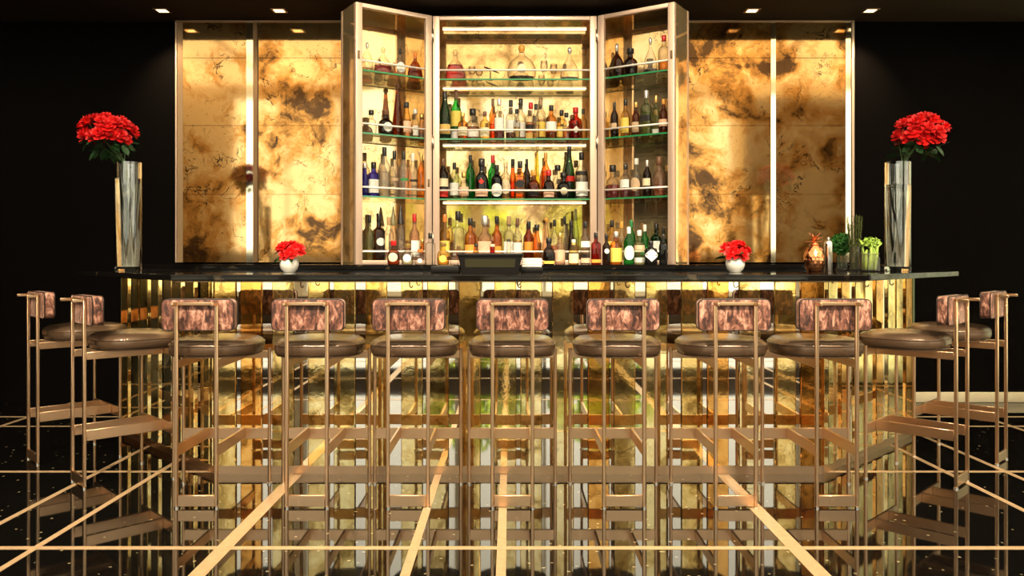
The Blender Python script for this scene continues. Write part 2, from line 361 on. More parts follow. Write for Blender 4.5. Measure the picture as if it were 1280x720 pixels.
put('trim_2', bevbox('trim_2', -7.5, -4.3, YW-.05, YW, .55, .67, .01), 'copperband', kind='structure')
put('baseboard_back', bevbox('baseboard_back', 2.95, XP, YW-.03, YW, 0, .085, .008), 'cream', kind='structure')
def window(n, axis, c, u0, u1, z0, z1, mull):
    f = B(); t = .07
    def qb(b, a, e, z, zz, d): b.box(a, e, c-d, c+d, z, zz) if axis == 'y' else b.box(c-d, c+d, a, e, z, zz)
    def bx(a, b_, z, zz, d=.05): qb(f, a, b_, z, zz, d)
    root = put('window_%d' % n, None, None, kind='structure')
    for (a, e, za, zb) in ((u0, u1, z0, z0+t), (u0, u1, z1-t, z1), (u0, u0+t, z0+t, z1-t), (u1-t, u1, z0+t, z1-t)): bx(a, e, za, zb)
    put('window_frame', f.me('window_frame'), 'white', root)
    for k in range(1, mull):
        x = u0+(u1-u0)*k/mull; g = B(); qb(g, x-.03, x+.03, z0+t, z1-t, .04); put('mullion', g.me('mullion'), 'white', root)
    g = B(); qb(g, u0+t, u1-t, z0+t, z1-t, .004); put('window_pane', g.me('window_pane'), 'window_glass', root)
    l = bpy.data.lights.new('daylight_portal', 'AREA'); l.shape = 'RECTANGLE'; l.size = u1-u0; l.size_y = z1-z0; l.cycles.is_portal = True
    lo = bpy.data.objects.new('daylight_portal', l); COL.objects.link(lo)
    s = 1 if c > 0 else -1
    if axis == 'y': lo.location = ((u0+u1)/2, c+s*.08, (z0+z1)/2); lo.rotation_euler = (-math.pi/2 if s > 0 else math.pi/2, 0, 0)
    else: lo.location = (c+.08, (u0+u1)/2, (z0+z1)/2); lo.rotation_euler = (math.pi/2, 0, math.pi/2)
for i, (a, e, za, zb) in enumerate(rear_w): window(i+1, 'y', YB-.1, a, e, za, zb, 2)
for i, hh in enumerate(right_w): window(6+i, 'x', XR+.1, *hh, 2)
put('ground_terrace', B().box(XR+.2, 30, -40, 4.9, -.3, -.1).me('ground'), 'terrace', kind='structure')
window(5, 'x', XP+.1, *BW, 2)
cu = thing('sheer_curtain', 'pale sheer curtain over the side window, reflected in the right bar wing', 'curtain', (XP-.07, 0, 0)); b = B(); vs_ = []; n_ = 90  # unseen curtain, put in so the right wing reflects something bright
for z in (.03, 2.78):
    for i in range(n_+1): y = 4.78+1.82*i/n_; vs_.append((.025*math.sin(i*1.1), y, z))
b.add(vs_, [(i, i+1, n_+2+i, n_+1+i) for i in range(n_)]); put('fabric', b.me('fabric', True), 'sheer', cu)
put('rod', B().tube([(0, 4.74, 2.8), (0, 6.62, 2.8)], .012).me('rod', True), 'bronze', cu)
put('ground_outside', B().box(-30, XR+.2, -40, YB-.2, -.3, -.1).me('ground'), 'lawn', kind='structure')
put('ground_garden', B().box(5.0, 30, 4.9, 30, -.3, -.1).me('ground'), 'terrace', kind='structure')
def tree(x, y, h, label, seed):
    rnd = random.Random(seed); t = thing('garden_tree', label, 'tree', (x, y, -.1), group=None)
    put('trunk', B().tube([(0, 0, 0), (.05, 0, h*.3), (0, .05, h*.6)], [.13, .1, .06]).me('trunk', True), 'bark', t)
    b = B()
    for i in range(1500):
        a = rnd.random()*6.28; ph = math.acos(2*rnd.random()-1); r = h*.36*rnd.random()**.4
        c = Vector((math.sin(ph)*math.cos(a)*r*1.1, math.sin(ph)*math.sin(a)*r*.8, h*.62+math.cos(ph)*r))
        u = Vector((rnd.uniform(-1, 1), rnd.uniform(-1, 1), rnd.uniform(-1, 1))).normalized(); v = u.cross(Vector((rnd.uniform(-1, 1), rnd.uniform(-1, 1), rnd.uniform(-1, 1)))).normalized()
        s = rnd.uniform(.07, .14)
        b.add([c-u*s, c+v*s*.5, c+u*s, c-v*s*.5], [(0, 1, 2, 3)])
    put('foliage', b.me('foliage'), 'garden_leaf', t, kind='stuff')
tree(-.75, -9.0, 3.3, 'sunlit yellow-green tree outside the lobby window, reflected behind the central bottles', 1)
tree(2.2, -9.6, 3.4, 'wider sunlit tree outside the lobby window, reflected right of the central bottles', 2)
tree(9.5, 13, 3.4, 'pale green tree outside the side window, reflected in the right bar wing', 3)

# ------------------------------------------------------------------ mirror wall on the back wall
YM = YW-.03
def sheet(x0, x1, z0, z1, mat='antique_wall', name='mirror_sheet'):
    g = .0006
    return put(name, bevbox(name, x0+g, x1-g, YM, YW-.002, z0+g, z1-g, .0012, 1, False), mat, wback)
zs = [PZ(328, YM), PZ(243, YM), PZ(157, YM), PZ(72.5, YM), PZ(28, YM)]
for (a, e) in ((228.5, 308), (323, 428), (858, 963.5), (980, 1057)):
    for k in range(4): sheet(PX(a, YM), PX(e, YM), zs[k], zs[k+1])
def facet(name, xa, ya, xb, yb, mat='mirror_edge'):
    """upright bevelled strip running between two plan points"""
    b = B(); b.prism([(xa, ya), (xb, yb), (xb, YW-.002), (xa, YW-.002)], zs[0], zs[4]); return put(name, b.me(name), mat, wback)
def fx(px): return PX(px, YM)
facet('bevelled_strip', fx(222), YM-.005, fx(228), YM+.01, 'bronze_dark')
facet('bevelled_strip', fx(308), YM-.004, fx(316.5), YM-.004)
facet('bevelled_strip', fx(316.5), YM-.006, fx(322.5), YM+.02, 'bronze_dark')
facet('bevelled_strip', fx(963.5), YM-.002, fx(969.5), YM-.006)
facet('bevelled_strip', fx(969.8), YM-.002, fx(980), YM-.002, 'antique_wall')
facet('bevelled_strip', fx(1057), YM-.001, fx(1063), YM-.008)
for a, e in ((220, 222), (1063.5, 1067)):
    put('edge_trim', bevbox('edge_trim', fx(a), fx(e), YM-.02, YW-.002, zs[0], zs[4]+.012, .003, 1), 'nickel', wback)
for a, e in ((220, 428), (858, 1067)):
    put('top_trim', bevbox('top_trim', fx(a), fx(e), YM-.02, YW-.002, zs[4], zs[4]+.012, .003, 1), 'nickel', wback)

# ------------------------------------------------------------------ recessed downlights
for i, (px, lab) in enumerate(((203, 'leftmost small square downlight in the dark ceiling'), (349, 'square downlight left of the mirrored cabinet'), (940, 'square downlight right of the mirrored cabinet'), (1088, 'rightmost small square downlight in the dark ceiling'))):
    Y = 6.34; d = thing('downlight', lab, 'ceiling light', (PX(px, Y), Y, ZC), group='recessed downlights')
    fr = B()
    for a in ((-.055, .055, -.055, -.04), (-.055, .055, .04, .055), (-.055, -.04, -.04, .04), (.04, .055, -.04, .04)): fr.box(*a, -.006, 0)
    put('trim_ring', fr.me('trim_ring'), 'bronze', d)
    boxo('lens', 'lamp', d, -.04, .04, -.04, .04, -.004, 0)
    l = bpy.data.lights.new('spot', 'SPOT'); l.energy = DOWN_W; l.color = (1, .74, .42); l.spot_size = math.radians(80); l.spot_blend = .9; l.shadow_soft_size = .035
    lo = bpy.data.objects.new('downlight_beam', l); COL.objects.link(lo); lo.parent = d; lo.location = (0, 0, -.02); lo.rotation_euler = (math.radians(22), 0, 0)

# ------------------------------------------------------------------ fill spotlights added out of view, aimed at the stools and cabinet
for i, (x, tx, ty, tz) in enumerate(((-3.0, -2.2, 4.1, .6), (-1.4, -.7, 4.1, .6), (-.7, -.3, 6.3, 2.0), (.8, .4, 6.3, 2.0), (1.5, .8, 4.1, .6), (3.0, 2.2, 4.1, .6))):
    o = Vector((x, .6, ZH-.35)); tgt = Vector((tx, ty, tz)); d = (tgt-o).normalized()
    t = thing('track_spotlight', 'black spotlight in the lobby ceiling behind the viewer, %s from the left' % ORD[i], 'spotlight', o, group='lobby spotlights')
    can = put('lamp_can', B().lathe([(.06, -.12), (.065, -.11), (.065, .1), (.055, .1), (.05, .04)], 20, top=False).me('lamp_can', auto=40), 'black_plastic', t); can.rotation_mode = 'QUATERNION'; can.rotation_quaternion = d.to_track_quat('Z', 'Y')
    put('rod', B().tube([(0, 0, 0), (0, 0, .35)], .012).me('rod', True), 'black_plastic', t)
    l = bpy.data.lights.new('spot', 'SPOT'); l.energy = FILL_SPOT_W*(.6 if ty > 6 else 1); l.color = (1, .83, .6); l.spot_size = math.radians(50); l.spot_blend = .7; l.shadow_soft_size = .05
    lo = bpy.data.objects.new('spot_beam', l); COL.objects.link(lo); lo.parent = t; lo.location = d*.12; lo.rotation_mode = 'QUATERNION'; lo.rotation_quaternion = d.to_track_quat('-Z', 'Y')

# ------------------------------------------------------------------ bar front
X0, YF, HWB, WL, ZP, ZT = .055, 4.43, 1.685, 1.39, .048, 1.08
S = math.sqrt(.5)
bar = thing('mirrored_bar', 'canted bar faced with antique and clear mirror strips, standing behind the stools', 'bar', (0, 0, 0))
def barpoly(off, l=WL, depth=.5):
    k = math.tan(math.radians(22.5)); h = HWB+off*k; y = YF-off
    rc = (X0+h, y); lc = (X0-h, y)
    ll = l
    rt = (rc[0]+ll*S, rc[1]+ll*S); lt = (lc[0]-ll*S, lc[1]+ll*S)
    hi = h-depth*k; yi = y+depth; li = ll
    rti = (rt[0]-depth*S, rt[1]+depth*S); lti = (lt[0]+depth*S, lt[1]+depth*S)
    return [lt, lc, rc, rt, rti, (X0+hi, yi), (X0-hi, yi), lti]
put('core', B().prism(barpoly(-.012), ZP-.03, ZT).me('core'), 'blackwood', bar)
put('plinth', B().prism(barpoly(0), 0, ZP).me('plinth'), 'bronze', bar)
def strip_mesh(wd, mirror):
    n = 'mirror_strip'; z0, z1 = ZP+.002, ZT-.001
    if mirror: return B().box(-wd/2, wd/2, -.003, .012, z0, z1).me(n)
    r = .004; b = B()   # proud strip with bevelled long edges
    y = -.016
    b.prism([(-wd/2, .012), (-wd/2, y+r), (-wd/2+r, y), (wd/2-r, y), (wd/2, y+r), (wd/2, .012)], z0, z1)
    return b.me(n)
SM = {}
def strips(p0, p1, start, name):
    d = Vector((p1[0]-p0[0], p1[1]-p0[1])); L = d.length; d.normalize(); ang = math.atan2(d.y, d.x)
    pat = [(.1195, 0), (.024, 1), (.1195, 0), (.0555, 1), (.1195, 0), (.0775, 1)]
    u = 0.; k = start
    while u < L-.004:
        wd, mir = pat[k % 6]; k += 1; w2 = min(wd, L-u)
        if L-u-w2 < .015: w2 = L-u
        key = (round(w2, 4), mir)
        if key not in SM: SM[key] = strip_mesh(w2-.0015, mir)
        o = put('mirror_strip' if mir else 'antique_strip', SM[key], 'mirror' if mir else 'antique_bar', bar, (p0[0]+d.x*(u+w2/2), p0[1]+d.y*(u+w2/2), 0), ang)
        u += w2
bp_ = barpoly(0)
strips(bp_[1], bp_[2], 0, 'f')
strips(bp_[2], bp_[3], 1, 'r')
strips(bp_[0], bp_[1], 4, 'l')
# glass end posts
for (p, s) in ((bp_[3], 1), (bp_[0], -1)):
    put('glass_end_post', B().box(-.012, .012, -.012, .03, ZP, ZT).me('glass_end_post'), 'glass_edge', bar, (p[0], p[1], 0), s*math.pi/4)

led_b = B(); q1, q0 = barpoly(.075), barpoly(.05)
led_b.prism([q1[0], q1[1], q1[2], q1[3], q0[3], q0[2], q0[1], q0[0]], ZT-.006, ZT)
put('under_counter_light', led_b.me('under_counter_light'), 'uled', bar)

ctop = thing('countertop', 'long black polished stone countertop with canted ends on top of the bar', 'countertop', (0, 0, 0))
cp = barpoly(.30, 1.47, .75)
bm = bmesh.new(); bb = B().prism(cp, ZT, 1.113)
vv = [bm.verts.new(v) for v in bb.v]; [bm.faces.new([vv[i] for i in f]) for f in bb.f]
bmesh.ops.bevel(bm, geom=bm.edges[:], offset=.006, segments=2, affect='EDGES', profile=.5)
me = bpy.data.meshes.new('slab'); bm.to_mesh(me); bm.free(); put('slab', me, 'stone', ctop)
# beaded trim under the front edge
bd = B(); up = barpoly(.27); n = int((up[2][0]-up[1][0])/.0112)
for i in range(n):
    x = up[1][0]+.0112*(i+.5); r = .0042
    bd.add([(x-r, up[1][1], ZT-.004), (x+r, up[1][1], ZT-.004), (x, up[1][1]-r, ZT-.004), (x, up[1][1]+r, ZT-.004), (x, up[1][1], ZT-.004-r), (x, up[1][1], ZT-.004+r)],
           [(0, 2, 5), (2, 1, 5), (1, 3, 5), (3, 0, 5), (2, 0, 4), (1, 2, 4), (3, 1, 4), (0, 3, 4)])
put('beaded_trim', bd.me('beaded_trim', True), 'chrome', ctop, kind='stuff')
put('trim_rail', B().box(up[1][0], up[2][0], up[1][1]-.002, up[1][1]+.02, ZT-.008, ZT).me('trim_rail'), 'bronze_dark', ctop)
hk = B().tube([(0, 0, 0), (0, 0, -.028), (.006, -.006, -.038), (.014, -.012, -.038), (.018, -.016, -.028)], .0035, 6).me('bag_hook', True)
for px in (376, 512, 647, 782, 917): put('bag_hook', hk, 'bronze_dark', ctop, (PX(px, 4.25), 4.25, ZT-.0), 0)
for (t, s) in ((.18, -1), (.18, 1), (.55, 1)):
    q = barpoly(.18); c = q[2] if s > 0 else q[1]
    put('bag_hook', hk, 'bronze_dark', ctop, (c[0]+s*t*S, c[1]+t*S, ZT), s*math.pi/4)

# back counter behind the bar
ZB = 1.15
bc = thing('back_counter', 'black back counter running under the mirror wall and bottle cabinet', 'counter', (0, 0, 0))
def bcp(o, e): return [(fx(214)-e, YW-.005), (fx(214)-e, 5.97-o), (-1.45-o, 5.97-o), (-1.45-o, 5.60-o), (1.52+o, 5.60-o), (1.52+o, 5.97-o), (fx(1072)+e, 5.97-o), (fx(1072)+e, YW-.005)]
put('carcass', B().prism(bcp(0, 0), 0, ZB-.03).me('carcass'), 'blackwood', bc)
put('worktop', B().prism(bcp(.04, .01), ZB-.03, ZB).me('worktop'), 'stone', bc)

# ------------------------------------------------------------------ mirrored bottle cabinet: centre box + two open side boxes
CZ0, CZ1 = ZB, 3.088
SHZ = [2.606, 2.137, 1.664]
def cabinet(name, label, W, D, loc, rz, refl_glow=False):
    """local: x 0..W along the face, y 0 (front) .. D (back)"""
    c = thing(name, label, 'cabinet', loc, rz, 'mirrored bottle cabinet')
    t = .052; th = .012
    boxo('back_panel', 'antique_cab', c, th, W-th, D-th, D, CZ0, CZ1)
    boxo('side_panel', 'antique_cab', c, 0, th, .03, D, CZ0, CZ1); boxo('side_panel', 'antique_cab', c, W-th, W, .03, D, CZ0, CZ1)
    boxo('top_panel', 'antique_cab', c, th, W-th, .03, D-th, CZ1-th, CZ1); boxo('floor_panel', 'mirror', c, th, W-th, .03, D-th, CZ0, CZ0+th)
    for x in (0, W-t): boxo('frame_stile', 'nickel', c, x, x+t, -.005, .03, CZ0, CZ1, .003)
    boxo('frame_rail', 'nickel', c, t, W-t, -.005, .03, CZ1-.032, CZ1, .003); boxo('frame_rail', 'nickel', c, t, W-t, -.005, .03, CZ0, CZ0+.03, .003)
    for x in (-.001, W-.009): boxo('rear_stile', 'nickel', c, x, x+.01, D-.03, D+.001, CZ0, CZ1)
    for z in SHZ:
        s = put('glass_shelf', B().box(th, W-th, .036, D-th-.004, z-.012, z).me('glass_shelf'), 'shelf_glass', c)
        put('front_edge', B().box(th, W-th, .030, .036, z-.012, z).me('front_edge'), 'shelf_edge', s)
        if refl_glow is True: put('led_strip', B().box(t, W-t, D-.05, D-.035, z-.022, z-.013).me('led_strip'), 'led', s)
    if refl_glow is True: put('led_strip', B().box(t, W-t, D-.07, D-.05, CZ1-th-.012, CZ1-th).me('led_strip'), 'led', c)
    for z in SHZ+[CZ0+.035]:
        put('bottle_rail', B().tube([(t-.01, .012, z+.062), (W-t+.01, .012, z+.062)], .0075, 8).me('bottle_rail', True), 'railmetal', c)
    return c
YC = 6.25
CX0, CX1 = PX(541, YC), PX(746, YC)
cabinet('bottle_cabinet', 'central mirrored bottle cabinet with glass shelves and nickel frame', CX1-CX0, .37, (CX0, YC, 0), 0, True)
TH = math.radians(33); DW, DD = .63, .29
HL = (CX0-.008, YC-.004); HR = (CX1+.008, YC-.004)
# left box: its local x runs from the outer end to the hinge
OL = (HL[0]-DW*math.cos(TH), HL[1]-DW*math.sin(TH))
cabinet('bottle_cabinet', 'left-hand open mirrored cabinet box hinged to the central one', DW, DD, (OL[0], OL[1], 0), TH)
cabinet('bottle_cabinet', 'right-hand open mirrored cabinet box hinged to the central one', DW, DD, (HR[0], HR[1], 0), -TH, 'one')
hinge = B().tube([(0, 0, -.05), (0, 0, .05)], .011, 8).me('hinge', True)
for o_, H in (('l', HL), ('r', HR)):
    root = [o for o in bpy.data.objects if o.get('label', '').startswith('left-hand' if o_ == 'l' else 'right-hand')][0]
    for z in (2.93, 2.1, 1.35):
        h = put('hinge', hinge, 'chrome', root)
        h.location = (DW+.004, -.008, z) if o_ == 'l' else (-.004, -.008, z)

for key, xx, z in (('left-hand', .022, 2.70), ('left-hand', DW-.03, 1.78), ('right-hand', DW-.022, 2.70)):
    root = [o for o in bpy.data.objects if o.get('label', '').startswith(key)][0]
    put('latch', bevbox('latch', xx-.008, xx+.008, -.014, -.005, z-.03, z+.03, .003, 1), 'bronze_dark', root)

# ------------------------------------------------------------------ bottles
G = {}
def gmat(k):
    if k in G: return G[k]
    t = dict(clear=((.96, .94, .90), .04, (.9, .85, .75)), amber=((.95, .55, .16), .06, (.85, .36, .06)), honey=((1, .80, .36), .06, (.95, .6, .15)), red=((.66, .08, .04), .12, (.5, .03, .015)),
             brown=((.60, .26, .09), .1, (.34, .10, .03)), dark=((.18, .09, .045), .25, (.04, .02, .012)), green=((.12, .64, .18), .12, (.03, .38, .07)),
             darkgreen=((.09, .26, .10), .25, (.015, .07, .02)), blue=((.18, .15, .8), .25, (.07, .05, .55)), frosted=((.95, .91, .83), .16, (.9, .82, .68)), pink=((.97, .80, .68), .12, (.9, .58, .42)),
             yellow=((1, .92, .12), .2, (1, .80, .03)), palegreen=((.86, .93, .74), .05, (.5, .7, .32)), black=((.05, .035, .03), .6, (.012, .01, .009)))[k]
    G[k] = thin('bottle_glass_'+k, tuple(x**.8 for x in t[0]), t[1], t[2], .12 if k == 'frosted' else .03, 1.5, (.10, .07, .04)); return G[k]
CAPC = dict(black=(.015, .012, .01), red=(.6, .02, .02), gold=(.75, .48, .15), silver=(.75, .7, .65), orange=(.8, .22, .04), white=(.8, .78, .7), cork=(.45, .27, .13), green=(.02, .2, .06), brown=(.16, .07, .03), amber=(.75, .35, .06), glass=None, olive=(.22, .19, .08))
CM = {}
def capmat(k):
    if k not in CM: CM[k] = gmat('clear') if k == 'glass' else plain('cap_'+k, CAPC[k], .3, .8 if k in ('gold', 'silver') else 0)
    return CM[k]
LC = dict(white=(.86, .83, .76), cream=(.85, .70, .45), yellow=(.9, .62, .12), black=(.02, .016, .014), peach=(.85, .50, .33), red=(.6, .03, .02), orange=(.85, .35, .05), gold=(.7, .45, .12), green=(.05, .25, .08), tan=(.6, .42, .26))
LM = {}
def labmat(k):
    if k not in LM: LM[k] = plain('label_'+k, LC[k], .55, 0, .3, var=.22, bscale=160)
    return LM[k]
def sm(pts):  # smooth a profile a little
    out = [pts[0]]
    for a, b_ in zip(pts, pts[1:]):
        out.append(((a[0]*3+b_[0])/4, (a[1]*3+b_[1])/4)); out.append(((a[0]+b_[0]*3)/4, (a[1]+b_[1]*3)/4))
    return out+[pts[-1]]
# kind: profile (r, z) normalised, cap z-range + r, body straight zone, superellipse n, depth factor, word
KT = {
 'wine': ([(.9, 0), (1, .015), (1, .58), (.92, .65), (.5, .74), (.36, .80), (.34, .95)], (.82, 1, .38), (.08, .55), 2, 1, 'bottle'),
 'champagne': ([(.9, 0), (1, .015), (1, .42), (.9, .54), (.6, .68), (.4, .80), (.34, .95)], (.78, 1, .37), (.06, .4), 2, 1, 'champagne bottle'),
 'whisky': ([(.92, 0), (1, .015), (1, .54), (.93, .62), (.55, .69), (.36, .73), (.33, .95)], (.84, 1, .40), (.08, .52), 2, 1, 'bottle'),
 'square': ([(.95, 0), (1, .015), (1, .60), (.9, .67), (.5, .70), (.36, .73), (.34, .95)], (.82, 1, .42), (.08, .56), 4.5, .8, 'square bottle'),
 'squat': ([(.8, 0), (.95, .02), (1, .2), (1, .42), (.85, .56), (.45, .64), (.34, .68), (.34, .9)], (.80, 1, .48), (.08, .46), 2.4, .8, 'squat bottle'),
 'decanter': ([(.7, 0), (.9, .03), (1, .2), (.95, .38), (.7, .55), (.35, .66), (.2, .71), (.17, .92)], (.78, 1, .24), (.08, .4), 2, .5, 'decanter'),
 'flask': ([(.95, 0), (1, .03), (.96, .18), (.8, .40), (.45, .58), (.2, .68), (.17, .92)], (.80, 1, .22), (.06, .3), 2, .5, 'decanter'),
 'cone': ([(.95, 0), (1, .02), (.92, .2), (.62, .5), (.36, .75), (.28, .9)], (.89, 1, .42), (.06, .2), 2, 1, 'tall tapering bottle'),
 'conecap': ([(.95, 0), (1, .015), (1, .5), (.8, .6), (.45, .66), (.4, .75)], (.66, 1, .95), (.1, .48), 2, 1, 'bottle'),
 'slim': ([(.9, 0), (1, .01), (1, .5), (.85, .6), (.55, .72), (.5, .95)], (.84, 1, .58), (.1, .46), 2, 1, 'slim bottle'),
}
BMESH = {}
def scaled(prof, R, H): return [(r*R, z*H) for r, z in prof]
def bottle_mesh(kind, part, R, H, extra=0.):
    key = (kind, part, round(R, 3), round(H, 2), extra)
    if key in BMESH: return BMESH[key]
    R = round(R, 3); H = round(H, 2)
    prof, cap, zone, n, sy, _ = KT[kind]; b = B(); p = sm(prof)
    if part == 'glass': b.lathe(scaled(p, R, H), 20, n, sy)
    elif part == 'liquid':
        q = [(r*.9, max(z, .02)) for r, z in p if z < extra]; last = q[-1]; q.append((last[0], extra)); b.lathe(scaled(q, R, H), 16, n, sy)
    elif part == 'cap':
        z0, z1, r = cap
        if kind == 'cone' or (kind in ('decanter', 'flask')): pr = [(r*.55, z0), (r*.6, z0+.02), (r*.95, z0+(z1-z0)*.35), (r, z0+(z1-z0)*.6), (r*.8, z0+(z1-z0)*.88), (r*.3, z1)]
        elif kind == 'conecap': pr = [(r, z0), (r*.9, z0+.01), (r*.08, z1)]
        else: pr = [(r*.95, z0), (r, z0+.01), (r, z1-.012), (r*.88, z1)]
        b.lathe(scaled(pr, R, H), 14, 2, 1)
    me = b.me(kind+'_'+part, auto=50); BMESH[key] = me; return me
def label_mesh(kind, shape, R, H, z0, z1):
    key = (kind, 'label'+shape, round(R, 3), round(H, 2), z0, z1)
    if key in BMESH: return BMESH[key]
    R = round(R, 3); H = round(H, 2); n, sy = KT[kind][3], KT[kind][4]; p = sm(KT[kind][0])
    def rad(z):
        for (r0, a), (r1, c) in zip(p, p[1:]):
            if a <= z <= c and c > a: return r0+(r1-r0)*(z-a)/(c-a)
        return p[0][0]
    def pt(a, z, off):
        ca, sa = math.cos(a), math.sin(a); q = (abs(ca)**n+abs(sa)**n)**(-1/n); rr = rad(z)*R*1.0+off
        return (ca*q*rr, sa*q*rr*sy-(off if sy < 1 else 0), z*H)
    zc = (z0+z1)/2; b = B(); A = math.radians(62)
    if shape == 'rect':
        nu = 8; vs = []; fs = []
        for off in (.0012, .0002):
            for j in (z0, z1):
                for i in range(nu+1): vs.append(pt(-math.pi/2-A+2*A*i/nu, j, off))
        m_ = nu+1
        for i in range(nu): fs += [(i, i+1, m_+i+1, m_+i), (2*m_+i+1, 2*m_+i, 3*m_+i, 3*m_+i+1)]
        b.add(vs, fs)
    else:
        hh = (z1-z0)/2; aw = min(A, hh*H/R) if shape == 'round' else min(math.radians(75), hh*H/R)
        K = 20; vs = [pt(-math.pi/2, zc, .0016)]; fs = []
        for ring in (.5, 1.):
            for k in range(K):
                t = 2*math.pi*k/K; x, y = math.cos(t), math.sin(t)
                if shape == 'diamond': s_ = 1/(abs(x)+abs(y)); x *= s_; y *= s_
                vs.append(pt(-math.pi/2+aw*x*ring, zc+hh*y*ring, .0016))
        for k in range(K):
            k2 = (k+1) % K; fs += [(0, 1+k, 1+k2), (1+k, 1+K+k, 1+K+k2, 1+k2)]
        b.add(vs, fs)
    me = b.me('label'); BMESH[key] = me; return me
GW = dict(clear='clear glass', amber='amber', honey='honey-coloured', red='deep red', brown='brown', dark='dark', green='green', darkgreen='dark green', blue='blue', frosted='frosted', pink='pinkish', yellow='yellow', palegreen='pale green', black='black')
def bottle(kind, glassk, liq, fill, cap, lab, R, H, loc, rz, text, group):
    nm = KT[kind][5].replace(' ', '_')
    o = thing('liquor_bottle' if 'decanter' not in nm else 'decanter', text, 'decanter' if 'decanter' in nm else 'bottle', loc, rz, group)
    put('glass_body', bottle_mesh(kind, 'glass', R, H), gmat(glassk), o)
    if liq: put('liquid', bottle_mesh(kind, 'liquid', R, H, fill), gmat(liq), o)
    def inst(name, me, mat):
        c = put(name, me, None, o)
        if len(me.materials) == 0: me.materials.append(mat)
        c.material_slots[0].link = 'OBJECT'; c.material_slots[0].material = mat; return c
    for c in o.children:
        mm = gmat(glassk) if c.name.startswith('glass_body') else gmat(liq); c.material_slots[0].link = 'OBJECT'; c.material_slots[0].material = mm
    inst('cap', bottle_mesh(kind, 'cap', R, H), capmat(cap))
    for l in (lab or []):
        col, shape, a, e = l; inst('paper_label', label_mesh(kind, shape, R, H, a, e), labmat(col))
    return o
def L_(col, a=.12, e=.45, shape='rect'): return (col, shape, a, e)
W1, C1, Y1, P1, K1 = [L_('white')], [L_('cream')], [L_('yellow')], [L_('peach')], [L_('black')]
RW = [L_('white', .12, .5, 'round')]; RC = [L_('cream', .12, .5, 'round')]
